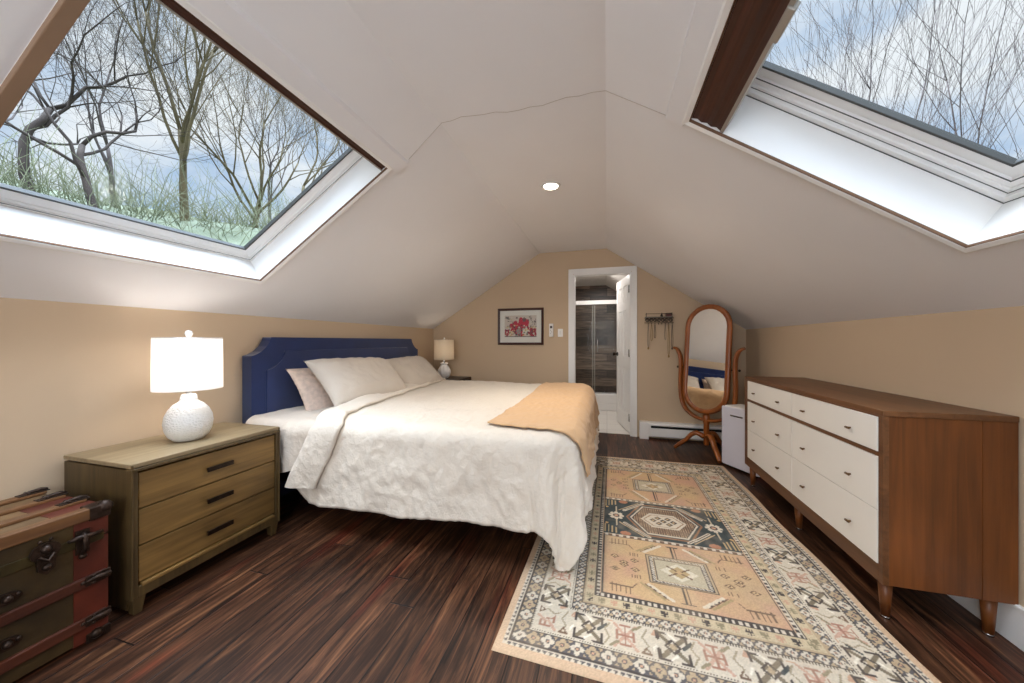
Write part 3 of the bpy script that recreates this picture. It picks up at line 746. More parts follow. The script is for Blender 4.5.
# ------------------------------------------------------------------ nightstands
M['oak'] = wood('weathered_oak', srgb(80, 58, 28), srgb(150, 116, 64), 'y', 45, 2.0, .5, .15)
M['oak_top'] = wood('weathered_oak_top', srgb(112, 94, 68), srgb(168, 148, 114), 'y', 45, 1.6, .45, .1)
M['oak_v'] = wood('weathered_oak_upright', srgb(52, 40, 22), srgb(104, 82, 46), 'z', 45, 2.0, .5, .15)
M['dark_wood'] = wood('espresso_wood', srgb(34, 24, 18), srgb(62, 44, 34), 'y', 50, 2, .4, .1)
def nightstand(x0, x1, y0, y1, zt, label, mats, group=None):
    top, body, up = mats
    r = empty('nightstand', ((x0 + x1) / 2, (y0 + y1) / 2, 0), label, 'nightstand')
    t = .045
    put('tabletop', MB().box(x0, x1, y0, y1, zt - .018, zt), top, r, world=True, bevel=.003)
    c = MB().box(x0, x1 - .03, y0 + .003, y0 + .022, .022, zt - .026).box(x0, x1 - .03, y1 - .022, y1 - .003, .022, zt - .026)
    c.box(x0, x0 + .01, y0 + .02, y1 - .02, .075, zt - .026).box(x0, x1 - .03, y0 + .02, y1 - .02, .075, .09)
    put('carcass', c, up, r, world=True, bevel=.001)
    f = MB()
    f.box(x1 - .03, x1, y0 + .001, y0 + .024, .066, zt - .026).box(x1 - .03, x1, y1 - .024, y1 - .001, .066, zt - .026)
    f.box(x1 - .03, x1, y0 + .024, y1 - .024, .066, .110)
    f.box(x1 - .012, x1 + .005, y0 + .002, y0 + .008, .066, zt - .004).box(x1 - .012, x1 + .005, y1 - .008, y1 - .002, .066, zt - .004)
    put('face_frame', f, up, r, world=True, bevel=.002)
    put('moulding', MB().box(x1 - .03, x1 + .005, y0 - .001, y1 + .001, zt - .034, zt - .020), up, r, world=True, bevel=.003)
    put('moulding', MB().box(x1 - .03, x1 + .004, y0 + .036, y1 - .036, .106, .120), body, r, world=True, bevel=.003)
    for (a, b_) in ((x0 + .02, y0 + .004), (x1 - .05, y0 + .004), (x0 + .02, y1 - .054), (x1 - .05, y1 - .054)):
        m = MB().hexa([(a + .010, b_ + .010, 0), (a + .044, b_ + .010, 0), (a + .044, b_ + .036, 0), (a + .010, b_ + .036, 0), (a + .004, b_ + .003, .07), (a + .048, b_ + .003, .07), (a + .048, b_ + .046, .07), (a + .004, b_ + .046, .07)])
        put('leg', m, up, r, world=True, bevel=.002)
    zz = [.124 + (zt - .040 - .124) * k / 3 for k in range(4)]
    for k in range(3):
        dr = put('drawer', MB().box(x1 - .35, x1 - .006, y0 + .028, y1 - .028, zz[k] + .003, zz[k + 1] - .003), body, r, world=True, bevel=.0015)
        yc = (y0 + y1) / 2; zc = (zz[k] + zz[k + 1]) / 2
        put('handle', MB().box(x1 - .004, x1 + .014, yc - .052, yc - .044, zc - .006, zc + .006).box(x1 - .004, x1 + .014, yc + .044, yc + .052, zc - .006, zc + .006).box(x1 + .010, x1 + .019, yc - .058, yc + .058, zc - .011, zc + .011), M['dark_metal'], dr, world=True, bevel=.002)
    return r
nightstand(-2.300, -1.855, .915, 1.568, .62, 'weathered oak three-drawer nightstand under the lit lamp, beside the old trunk', (M['oak_top'], M['oak'], M['oak_v']))
nightstand(-2.30, -1.74, 3.78, 4.22, .655, 'small dark wood nightstand beyond the far side of the bed', (M['dark_wood'],) * 3)

# ------------------------------------------------------------------ table lamps
def ceramic(name, c, kind):
    m, N, L, b = new_mat(name); b.inputs['Base Color'].default_value = c; b.inputs['Roughness'].default_value = .32
    if kind == 'knobbly':
        v = N.new('ShaderNodeTexVoronoi'); v.inputs['Scale'].default_value = 95; L.new(coords(N, L, (1, 1, 1.4)), v.inputs['Vector'])
        add_bump(N, L, b, v.outputs['Distance'], .7, .005)
    return m
M['lamp_white'] = ceramic('textured_white_ceramic', srgb(230, 228, 224), 'knobbly')
M['lamp_swirl'] = ceramic('glossy_white_ceramic', srgb(228, 226, 224), 'plain')
def shade_mat(name, c, glow):
    m, N, L, b = new_mat(name)
    out = [n for n in N if n.type == 'OUTPUT_MATERIAL'][0]
    b.inputs['Base Color'].default_value = c; b.inputs['Roughness'].default_value = .9
    wv = N.new('ShaderNodeTexNoise'); wv.inputs['Scale'].default_value = 1; L.new(coords(N, L, (300, 300, 40)), wv.inputs['Vector'])
    add_bump(N, L, b, wv.outputs['Fac'], .15, .001)
    tr = N.new('ShaderNodeBsdfTranslucent'); tr.inputs['Color'].default_value = c
    mx = N.new('ShaderNodeMixShader'); mx.inputs['Fac'].default_value = glow
    L.new(b.outputs[0], mx.inputs[1]); L.new(tr.outputs[0], mx.inputs[2]); L.new(mx.outputs[0], out.inputs['Surface'])
    return m
M['shade_bright'] = shade_mat('white_linen_shade', srgb(250, 248, 246), .6)
M['shade_dim'] = shade_mat('natural_linen_shade', srgb(226, 216, 200), .5)
M['bulb'] = emis('warm_bulb', (1.0, .80, .58, 1), 4.0)
def table_lamp(x, y, z0, label, body_prof, bmat, R, zs0, zs1, smat, power, col, twist=None, n=36, finial=.014):
    r = empty('table_lamp', (x, y, z0), label, 'lamp')
    put('lamp_base', MB().lathe(body_prof, (0, 0, 0), n, twist=twist), bmat, r, bevel=0)
    zt = body_prof[-1][1]
    put('stem', MB().tube([(0, 0, zt - .005), (0, 0, zs0 + .045)], .006, 8).lathe([(.011, zt), (.013, zt + .01), (.010, zt + .03)], (0, 0, 0), 12), M['chrome'], r)
    sh = MB()
    m = 48
    sh.lathe([(R, zs0), (R * .985, zs1)], (0, 0, 0), m); sh.lathe([(R * .985 - .003, zs1), (R - .003, zs0)], (0, 0, 0), m)
    sh.f = [f for f in sh.f if len(f) == 4]; sh.sm = [True] * len(sh.f)
    so = put('lamp_shade', sh, smat, r)
    sp = MB()
    for k in range(3):
        a = 2 * pi * k / 3; sp.tube([(0, 0, zs1 - .012), (R * .97 * cos(a), R * .97 * sin(a), zs1 - .004)], .0018, 5)
    sp.tube([(R * .978 * cos(2 * pi * k / 32), R * .978 * sin(2 * pi * k / 32), zs1 - .003) for k in range(32)], .002, 5, closed=True)
    put('bottom_ring', MB().tube([(R * .972 * cos(2 * pi * k / 48), R * .972 * sin(2 * pi * k / 48), zs0 + .003) for k in range(48)], .002, 5, closed=True), M['chrome'], so)
    put('shade_frame', sp, M['chrome'], so)
    put('finial', MB().lathe([(.003, zs1 - .012), (.004, zs1 + .004), (finial * .6, zs1 + .006), (finial, zs1 + .006 + finial * .8), (finial * .7, zs1 + .006 + finial * 1.6), (0, zs1 + .006 + finial * 1.9)], (0, 0, 0), 16), bmat, r)
    zb = (zs0 + zs1) / 2
    put('bulb', MB().sphere((0, 0, zb), .028, 14, 1.2), M['bulb'], r)
    l = bpy.data.lights.new('lamp_light', 'POINT'); l.energy = power; l.color = col; l.shadow_soft_size = .045
    lo = bpy.data.objects.new('lamp_light', l); lo.location = (0, 0, zb + .0); lo.parent = r; COL.objects.link(lo)
    bpy.data.objects[r.children[-2].name]
    return r
bp = [(.040, 0), (.058, .004), (.078, .024), (.091, .055), (.096, .090), (.092, .125), (.078, .158), (.060, .182), (.042, .194), (.034, .204), (.031, .226), (.026, .232)]
table_lamp(-2.055, 1.235, .62, 'large white table lamp with knobbly round ceramic base, lit, on the oak nightstand', bp, M['lamp_white'], .135, .258, .520, M['shade_bright'], 3.7, (1.0, .93, .86), finial=.017)
sw = [(.036, 0), (.050, .006), (.070, .035), (.081, .070), (.078, .105), (.060, .140), (.040, .168), (.036, .180), (.050, .183), (.050, .196), (.020, .200)]
def twist(r, z, a): return r * (1 + (.055 * cos(10 * a + z * 34) if .01 < z < .17 else 0))
table_lamp(-1.985, 3.93, .655, 'small white table lamp with swirled ribbed base on the far dark nightstand', sw, M['lamp_swirl'], .125, .238, .490, M['shade_dim'], 1.1, (1.0, .88, .74), twist, 80, .011)

# ------------------------------------------------------------------ bed
M['velvet'] = plain('navy_velvet', srgb(14, 36, 88), .75, var=.22, scale=5, sheen=.6, bump=.15, bscale=180, bdist=.001, spec=.2)
M['velvet_trim'] = plain('navy_velvet_border', srgb(12, 34, 84), .8, var=.2, scale=6, sheen=.5, spec=.2)
bed = empty('bed', (-1.2, 2.68, 0), 'king bed with tall navy velvet notched headboard against the left wall', 'bed')
def notched(y0, y1, z0, z1, ny, nz, n=10):
    """outline of a headboard whose two upper corners are cut by a concave quarter curve"""
    pts = [(y0, z0), (y0, z1 - nz)]
    for k in range(1, n):
        a = pi / 2 * k / n
        pts.append((y0 + ny * (1 - cos(a)) * .9 + ny * .1 * k / n, z1 - nz + nz * sin(a) * .0 + nz * (1 - cos(a)) * .3 + nz * .7 * (k / n)))
    pts = [(y0, z0), (y0, z1 - nz), (y0 + ny * .18, z1 - nz * .94), (y0 + ny * .42, z1 - nz * .78), (y0 + ny * .66, z1 - nz * .50), (y0 + ny * .80, z1 - nz * .22), (y0 + ny * .86, z1)]
    mir = [(y1 - (p[0] - y0), p[1]) for p in pts][::-1]
    return pts + mir
yz = lambda u, v, w: (w, u, v)
HX0, HX1 = -2.305, -2.225
hb = put('headboard', MB().prism(notched(1.682, 3.705, .02, 1.15, .16, .125), yz, HX0, HX1), M['velvet_trim'], bed, world=True, bevel=.012, segs=3)
inner = notched(1.780, 3.605, .30, 1.050, .16, .125)
put('inner_panel', MB().prism(inner, yz, HX1 - .01, HX1 + .014), M['velvet'], hb, world=True, bevel=.010, segs=3)
put('piping', MB().tube([(HX1 + .003, p[0], p[1]) for p in inner], .005, 6), M['velvet_trim'], hb, world=True)
put('mattress', MB().box(-2.20, -.20, 1.745, 3.565, .33, .625), plain('white_mattress', srgb(205, 202, 198), .9), bed, world=True, bevel=.04, segs=4)
put('bed_frame', MB().box(-2.22, -.22, 1.78, 3.53, .19, .326), M['black'], bed, world=True, bevel=.01)
for (a, b_) in ((-2.10, 1.95), (-.50, 1.98), (-2.10, 3.38), (-.50, 3.38), (-1.2, 2.65)):
    put('leg', MB().tube([(a, b_, .0), (a, b_, .195)], [.02, .026], 12), M['black'], bed, world=True)

def linen(name, c, wr=.35, warm=1.0):
    m, N, L, b = new_mat(name)
    v = coords(N, L, (1, 1, 1))
    n1 = N.new('ShaderNodeTexNoise'); n1.inputs['Scale'].default_value = 34; n1.inputs['Detail'].default_value = 5; n1.inputs['Distortion'].default_value = 0.45; L.new(v, n1.inputs['Vector'])
    n2 = N.new('ShaderNodeTexNoise'); n2.inputs['Scale'].default_value = 420; L.new(v, n2.inputs['Vector'])
    r = N.new('ShaderNodeValToRGB'); r.color_ramp.elements[0].position = .35; r.color_ramp.elements[1].position = .65
    r.color_ramp.elements[0].color = tuple(x * .96 for x in c[:3]) + (1,); r.color_ramp.elements[1].color = c
    L.new(n2.outputs['Fac'], r.inputs['Fac']); L.new(r.outputs['Color'], b.inputs['Base Color'])
    b.inputs['Roughness'].default_value = .9; b.inputs['Specular IOR Level'].default_value = .15; b.inputs['Sheen Weight'].default_value = .15
    ad = N.new('ShaderNodeMath'); ad.operation = 'MULTIPLY_ADD'; ad.inputs[1].default_value = .04
    L.new(n2.outputs['Fac'], ad.inputs[0]); L.new(n1.outputs['Fac'], ad.inputs[2])
    add_bump(N, L, b, ad.outputs[0], wr, .012)
    return m
M['duvet'] = linen('ivory_linen', srgb(230, 220, 206), .5)
M['sheet'] = linen('ivory_sheet', srgb(218, 206, 192), .45)
M['pillow'] = linen('oatmeal_linen', srgb(206, 195, 182), .32)
M['throw'] = linen('apricot_wool', srgb(218, 180, 138), .18)

# drape: a cloth laid over a rounded rectangle and falling on three sides
RC, RA = .15, .085
def clothpoint(p, q, x1, y0, y1, top, off=0.0, amp=1.0):
    cx_ = min(p, x1 - RC); cy_ = min(max(q, y0 + RC), y1 - RC)
    ex, ey = p - cx_, q - cy_
    r = math.hypot(ex, ey)
    if r < 1e-9: dx, dy = 0.0, 0.0
    else: dx, dy = ex / r, ey / r
    t = r - RC
    # near straight sides the offset from the inset line is the full RC
    if t <= 0: h, dr, ang = r, 0.0, 0.0
    elif t < RA * pi / 2: ang = t / RA; h, dr = RC + RA * sin(ang), RA * (1 - cos(ang))
    else: ang = pi / 2; h, dr = RC + RA, RA + (t - RA * pi / 2)
    nx_, ny_, nz_ = dx * sin(ang), dy * sin(ang), cos(ang)
    # arc-length along the edge drives the hanging folds
    along = cx_ if abs(ey) > abs(ex) else cy_
    fall = min(1.0, max(0.0, dr - .03) / .3)
    n1 = mnoise.noise((p * 1.7, q * 1.7, 3.1))
    fold = (sin(along * 13 + 4 * n1) * .5 + sin(along * 29 + 5 * n1 + 1) * .28 + .3 * sin(along * 6.1 + 2)) * .013 * fall
    corner = abs(dx * dy) * 2
    fold += corner * fall * .030 * sin(math.atan2(dy, dx) * 9)
    crumple = (mnoise.noise((p * 6, q * 6, .3)) * .007 + mnoise.noise((p * 15 + q * 4, q * 9, 5.3)) * .004 + (.003 - abs(mnoise.noise((p * 24 + 2 * sin(q * 5), q * 8, 2.1))) * .010) * (.25 + .75 * fall) + mnoise.noise((p * 38, q * 22, 9.1)) * .0034) * amp * 1.25
    puff = .010 * mnoise.noise((p * 1.3, q * 1.5, 8.2)) * (1 - fall)
    o = off + fold + crumple + puff
    h += .13 * max(0, dr - .02) * max(0, dx) ** 2
    # crosswise puckers low on the long side
    x = cx_ + dx * h + nx_ * o; y = cy_ + dy * h + ny_ * o; z = top - dr + nz_ * o
    zl = .014 + off
    return (x, y, z if z > zl + .03 else zl + .03 * math.exp(min(0, (z - zl - .03)) / .05))
BX1, BY0, BY1, BTOP = -.215, 1.675, 3.585, .675
# head edge of the duvet as a function of q (runs diagonally, falls back to the headboard on the near side)
def head_edge(q):
    if q < 1.60: return -1.60 - (1.60 - q) * .50
    return -1.60 - .35 * min(1, (q - 1.60) / 1.9) ** .75
def near_over(u):  # how far the duvet hangs on the near side
    return .485 + .075 * (1 - u) - .11 * math.exp(-(u / .06) ** 2) + .008 * sin(u * 21) + .10 * max(0, (u - .84) / .16)
def duvet_fn(u, v, off=0.0):
    pf = BX1 + .47
    u0 = u
    qn = BY0 - near_over(u0) ; qf = BY1 + .50
    q = qn + (qf - qn) * v
    ph = head_edge(q)
    p = ph + (pf - ph) * u
    # trim the corner so that it just reaches the floor
    ex, ey = max(0, p - BX1), max(0, BY0 - q, q - BY1)
    return p, q
def duvet_pt(p, q, off=0.0): return clothpoint(p, q, BX1, BY0, BY1, BTOP, off)
dv = MB()
dv.grid(lambda u, v: duvet_pt(*duvet_fn(u, v)), 190, 230)
duvet = put('duvet', dv, M['duvet'])
tag(duvet, 'rumpled ivory linen duvet covering the bed and hanging to the floor at its near corner', 'duvet')
so = duvet.modifiers.new('solid', 'SOLIDIFY'); so.thickness = .012; so.offset = -1
# turned-down band along its head edge
prof_ = [(.02, .0), (-.010, .004), (-.022, .014), (-.020, .026), (-.006, .036), (.02, .040), (.06, .038), (.10, .034), (.135, .030), (.155, .024), (.160, .014), (.152, .004)]
def band_fn(u, v):
    k = u * (len(prof_) - 1); i = min(int(k), len(prof_) - 2); f = k - i
    dp = prof_[i][0] * (1 - f) + prof_[i + 1][0] * f; of = prof_[i][1] * (1 - f) + prof_[i + 1][1] * f
    q = BY0 - .445 + (BY1 + .40 - BY0 + .445) * v
    wob = 1 + .25 * mnoise.noise((q * 3, 1.7, 0)) + (.12 if q < BY0 else 0)
    return duvet_pt(head_edge(q) + dp * wob, q, of * (1 + .35 * mnoise.noise((q * 4.0, dp * 6, 2.2))))
put('turned_down_edge', MB().grid(band_fn, 33, 230), M['duvet'], duvet)

# sheet visible between the headboard and the duvet
def sheet_fn(u, v):
    qn = BY0 - .33 - .03 * sin(u * 7); qf = BY1 + .3
    q = qn + (qf - qn) * v; p = -2.195 + .80 * u
    x, y, z = clothpoint(p, q, BX1, BY0 + .015, BY1 - .015, .640, 0, .8)
    f = max(0, min(1, (.62 - z) / .15))
    y -= .012 * f * sin(p * 34 + 2 * sin(p * 9)) - .012 * f
    return (x, y, z)
sheet = put('bed_sheet', MB().grid(sheet_fn, 90, 180), M['sheet'])
tag(sheet, 'ivory bed sheet down the near side of the mattress by the headboard', 'sheet')

# apricot throw across the foot
def throw_fn(u, v):
    q = 1.735 + (BY1 + .06 - 1.735) * v
    pL = -.620 + .01 * v + .02 * sin(v * 5)
    pR = BX1 + .30 - .02 * sin(v * 6)
    p = pL + (pR - pL) * u
    # near edge sags slightly towards the bed's side
    q2 = q - .055 * (1 - v) ** 6 * sin(pi * min(1, u * 1.3)) + .05 * (1 - v) * (1 if u > .85 else 0) * (u - .85) / .15
    return duvet_pt(p, q2, .019 + .003 * mnoise.noise((p * 5, q * 5, 4)))
thr = put('throw_blanket', MB().grid(throw_fn, 90, 160), M['throw'])
tag(thr, 'apricot throw blanket draped across the foot of the bed', 'blanket')
so = thr.modifiers.new('solid', 'SOLIDIFY'); so.thickness = .007; so.offset = -1

# pillows
def pillow(label, c, w, h, t, lean, yaw, roll, mat_, seed, group='pillows propped at the headboard'):
    """w along the bed's width, h its height; lean = degrees back from vertical"""
    mb = MB()
    def fn(sgn):
        def f(u, v):
            a, b_ = 2 * u - 1, 2 * v - 1
            ea = 1 - abs(a) ** 3.2; eb = 1 - abs(b_) ** 3.2
            th = t * .5 * (max(ea, 0) ** .55) * (max(eb, 0) ** .55)
            pin = 1 - .07 * (1 - abs(a) ** 2) * abs(b_) ** 3; pin2 = 1 - .06 * (1 - abs(b_) ** 2) * abs(a) ** 3
            cr = .010 * mnoise.noise((a * 2.6 + seed, b_ * 2.6, seed * 1.3)) + .009 * mnoise.noise((a * 6 + seed, b_ * 5, 7)) + (.004 - abs(mnoise.noise((a * 5 + b_ * 2 + seed, b_ * 4 - a, 3))) * .016) + .005 * sin(a * 22 + 4 * b_ + seed) * max(0, b_) ** 2 * ea
            return (a * w / 2 * pin2, b_ * h / 2 * pin, sgn * (th + cr * (ea * eb) ** .3) - .03 * (b_ ** 2) * .5)
        return f
    mb.grid(fn(1), 44, 34); mb.grid(fn(-1), 44, 34)
    o = put('pillow', mb, mat_, merge=True)
    # local: x -> along +Y of the room, y -> up, z -> towards the foot (+X)
    B = Matrix(((0, 0, 1), (1, 0, 0), (0, 1, 0)))
    Rl = Matrix.Rotation(math.radians(-lean), 3, 'Y')
    Ry = Matrix.Rotation(math.radians(yaw), 3, 'Z')
    Rr = Matrix.Rotation(math.radians(roll), 3, 'Z')
    R = Ry @ Rl @ B @ Rr
    o.rotation_euler = R.to_euler(); o.location = c
    return tag(o, label, 'pillow', group)
M['pillow_pattern'] = plain('blush_patterned_cotton', srgb(214, 192, 176), .9, var=.14, scale=34, bump=.3, bscale=16, bdist=.01)
pillow('oatmeal linen pillow leaning in front of the blush one, nearer the oak nightstand', (-1.865, 2.30, .825), .77, .46, .19, 46, -6, -2, M['pillow'], 1.0)
pillow('blush patterned pillow mostly hidden behind the nearest oatmeal pillow', (-2.06, 2.28, .745), .80, .44, .12, 27, 0, 1, M['pillow_pattern'], 2.0)
pillow('oatmeal linen pillow farthest along the headboard, towards the small lamp', (-1.935, 3.17, .795), .80, .46, .18, 46, 2, 1, M['pillow'], 3.0)

# ------------------------------------------------------------------ dresser
M['teak'] = wood('walnut_veneer', srgb(66, 34, 12), srgb(132, 76, 32), 'z', 34, 1.6, .42, .08)
M['teak_y'] = wood('walnut_veneer_long', srgb(72, 44, 24), srgb(126, 82, 48), 'y', 40, 1.4, .42, .08)
M['bronze'] = plain('warm_bronze', srgb(120, 92, 66), .35, .8)
M['drawer_white'] = plain('ivory_lacquer', srgb(238, 234, 226), .45, var=.01)
DXF, DXB, DY0, DY1, DZ0, DZ1 = 1.055, 1.454, 1.70, 3.11, .152, .845
dr = empty('dresser', ((DXF + DXB) / 2, (DY0 + DY1) / 2, 0), 'long walnut dresser with six ivory drawers along the right wall', 'dresser')
put('dresser_top', MB().box(DXF, DXB, DY0, DY1, DZ1 - .022, DZ1), M['teak_y'], dr, world=True, bevel=.002)
c = MB()
c.box(DXF + .004, DXB, DY0 + .003, DY0 + .022, DZ0, DZ1 - .022).box(DXF + .004, DXB, DY1 - .022, DY1 - .003, DZ0, DZ1 - .022)
c.box(DXB - .01, DXB, DY0 + .02, DY1 - .02, DZ0, DZ1 - .022)
put('side_panel', c, M['teak'], dr, world=True, bevel=.0015)
put('side_edge', MB().box(DXF + .002, DXF + .018, DY0 + .0015, DY0 + .01, DZ0, DZ1 - .02).box(DXB - .10, DXB - .098, DY0 + .001, DY0 + .01, DZ0, DZ1 - .02), M['teak'], dr, world=True)
f = MB()
f.box(DXF, DXF + .02, DY0, DY0 + .024, DZ0, DZ1 - .022).box(DXF, DXF + .02, DY1 - .060, DY1, DZ0, DZ1 - .022)
f.box(DXF, DXF + .02, DY0 + .024, DY1 - .06, DZ0, .221).box(DXF, DXF + .02, DY0 + .024, DY1 - .06, .656, .674)
f.box(DXF, DXF + .02, DY0 + .024, DY1 - .06, .815, .823).box(DXF + .006, DXF + .02, DY0 + .024, DY1 - .06, .2, .82)
f.box(DXF + .004, DXB - .012, DY0 + .024, DY1 - .024, DZ0 + .002, DZ0 + .02)
put('face_frame', f, M['teak_y'], dr, world=True, bevel=.0015)
for (a, b_) in ((DXF + .035, DY0 + .045), (DXB - .05, DY0 + .045), (DXF + .035, DY1 - .06), (DXB - .05, DY1 - .06), (DXF + .05, (DY0 + DY1) / 2 + .02)):
    lg = put('leg', MB().tube([(a, b_, .008), (a, b_, .150)], [.0145, .0225], 20), M['teak'], dr, world=True)
    put('foot_cap', MB().tube([(a, b_, .0), (a, b_, .009)], .0145, 16), M['chrome'], lg, world=True)
rows = [(.676, .814), (.441, .654), (.223, .438)]
for (ya, yb_) in ((DY0 + .027, 2.385), (2.390, DY1 - .063)):
    for (za, zb_) in rows:
        d_ = put('drawer', MB().box(DXF - .003, DXF + .33, ya, yb_, za, zb_), M['drawer_white'], dr, world=True, bevel=.0015)
        wy = yb_ - ya; zc = za + (zb_ - za) * (.43 if zb_ < .5 else .40 if zb_ < .7 else .42)
        for t in (.235, .80):
            yk = ya + wy * t
            put('knob', MB().tube([(DXF - .003, yk, zc), (DXF - .016, yk, zc)], .004, 8).tube([(DXF - .016, yk - .011, zc), (DXF - .016, yk + .011, zc)], .0052, 8), M['bronze'], d_, world=True)

# ------------------------------------------------------------------ small white appliance between mirror and dresser
ap = empty('mini_fridge', (1.10, 3.36, 0), 'low white mini fridge standing between the oval mirror and the dresser', 'fridge', rz=0)
A = Vector((1.000, 3.500)); ux = Vector((.50, -.866)); uy = Vector((.866, .50))
ap.location = (A.x, A.y, 0); ap.rotation_euler = (0, 0, math.atan2(ux.y, ux.x))
put('body', MB().box(0, .36, .03, .22, .015, .545), M['white_plastic'], ap, bevel=.015, segs=3)
dd = put('door', MB().box(0, .36, 0, .027, .02, .54), plain('cool_white_door', srgb(214, 212, 222), .35, var=.01), ap, bevel=.012, segs=3)
put('handle', MB().box(.10, .22, -.008, .001, .465, .478), M['chrome'], dd, bevel=.003)
for a in (.03, .30):
    put('foot', MB().tube([(a, .05, 0), (a, .05, .02)], .014, 10), M['black'], ap)

# ------------------------------------------------------------------ cheval mirror
M['cherry'] = wood('cherry_wood', srgb(110, 56, 20), srgb(170, 96, 40), 'z', 30, 2.5, .32, .05, coat=.2)
mir = empty('cheval_mirror', (.955, 3.80, 0), 'oval cheval mirror in a cherry wood stand before the far right corner', 'mirror', rz=math.radians(-41.7))
# local frame: x across the mirror, -y towards the room (the glass faces -y)
def stadium(w, h, n=14):
    pts = []
    for k in range(n + 1): a = pi * k / n; pts.append((w * cos(a), h - w + w * sin(a)))
    for k in range(n + 1): a = pi + pi * k / n; pts.append((w * cos(a), -(h - w) + w * sin(a)))
    return pts
tilt = math.radians(5.0); zc = .948
def tl(u, v, w):  # mirror-plane coordinates to local space (tilted back about the pivots)
    return (u, w * cos(tilt) + (v) * sin(tilt), zc + v * cos(tilt) - w * sin(tilt))
HW, HH, FW = .228, .548, .047
o_, i_ = stadium(HW, HH), stadium(HW - FW, HH - FW)
n = len(o_)
fm = MB()
secs = [(0, .012), (0, -.008), (.012, -.018), (.030, -.018), (FW, -.008), (FW, .012)]
vs = []
for k in range(n):
    for (ins, w) in secs:
        t = ins / FW
        vs.append(tl(o_[k][0] * (1 - t) + i_[k][0] * t, o_[k][1] * (1 - t) + i_[k][1] * t, w))
ns = len(secs)
fm.add(vs, [(k * ns + j, k * ns + (j + 1) % ns, ((k + 1) % n) * ns + (j + 1) % ns, ((k + 1) % n) * ns + j) for k in range(n) for j in range(ns)], True)
fr_ = put('mirror_frame', fm, M['cherry'], mir)
mm_, N_, L_, b_ = new_mat('silvered_glass'); b_.inputs['Base Color'].default_value = (.92, .93, .92, 1); b_.inputs['Metallic'].default_value = 1; b_.inputs['Roughness'].default_value = .015
i2 = stadium(HW - FW + .004, HH - FW + .004)
put('mirror_glass', MB().prism(i2, tl, -.002, .008), mm_, fr_)
put('backing', MB().prism(stadium(HW - .02, HH - .02), tl, .012, .020), M['dark_wood'], fr_)
# yoke: one arm on each side rising from the post
def arm(s):
    pts = [(.0, .335), (.09, .345), (.175, .385), (.235, .455), (.262, .555), (.268, .70), (.264, .84), (.266, .93), (.280, .995), (.308, 1.04), (.345, 1.055)]
    P = [(s * a, .0, z) for a, z in pts]
    # smooth
    Q = []
    for k in range(len(P) - 1):
        for t in (0, .25, .5, .75):
            p0, p1, p2, p3 = P[max(k - 1, 0)], P[k], P[k + 1], P[min(k + 2, len(P) - 1)]
            Q.append(tuple(.5 * ((2 * p1[i]) + (-p0[i] + p2[i]) * t + (2 * p0[i] - 5 * p1[i] + 4 * p2[i] - p3[i]) * t * t + (-p0[i] + 3 * p1[i] - 3 * p2[i] + p3[i]) * t ** 3) for i in range(3)))
    Q.append(P[-1])
    m = len(Q); R = [.027 + (.006 * sin(pi * k / m)) - (.008 * max(0, (k / m - .8) / .2)) for k in range(m)]
    return MB().tube(Q, R, 10, flat=.62)
for s in (1, -1):
    am = put('arm', arm(s), M['cherry'], mir)
    put('pivot_knob', MB().tube([(s * .225, 0, .85), (s * .28, 0, .85)], .006, 8).sphere((s * .300, 0, .85), .012, 12), M['dark_metal'], am)
put('post', MB().lathe([(.020, .085), (.026, .10), (.026, .30), (.034, .32), (.034, .385), (.020, .40)], (0, 0, 0), 20), M['cherry'], mir)
for a in (205.4, 319.9, 82.0):
    a = math.radians(a)
    path = []
    for t in [j / 12 for j in range(13)]:
        r_ = .02 + .27 * t
        z = .165 + .035 * sin(pi * min(1, t * 1.7)) - .150 * max(0, (t - .22) / .78) ** 1.5
        path.append((r_ * cos(a), r_ * sin(a), max(z, .020)))
    put('leg', MB().tube(path, [.031 - .009 * j / 12 for j in range(13)], 10, flat=.8), M['cherry'], mir)

# ------------------------------------------------------------------ baseboard heater
ht = empty('baseboard_heater', (.86, 4.22, 0), 'long white baseboard heater along the far wall behind the mirror', 'heater')
hx0, hx1, hy0, hy1 = .375, 1.42, 4.185, 4.265
hm = MB()
sec = [(hy1, .03), (hy0 + .01, .03), (hy0 + .002, .04), (hy0, .125), (hy0 + .012, .14), (hy0 + .012, .155), (hy0 + .004, .162), (hy0 + .02, .188), (hy1, .192)]
hm.prism(sec, lambda u, v, w: (w, u, v), hx0, hx1)
put('housing', hm, M['trim'], ht, world=True)
put('slot', MB().box(hx0 + .11, hx1 - .14, hy0 - .0005, hy0 + .014, .132, .154), M['black'], ht, world=True)
put('end_cap', MB().box(hx0 - .012, hx0 + .085, hy0 - .004, hy1, .0, .195), M['trim'], ht, world=True, bevel=.003)
put('end_cap', MB().box(hx1 - .03, hx1 + .006, hy0 - .004, hy1, .0, .195), M['trim'], ht, world=True, bevel=.003)

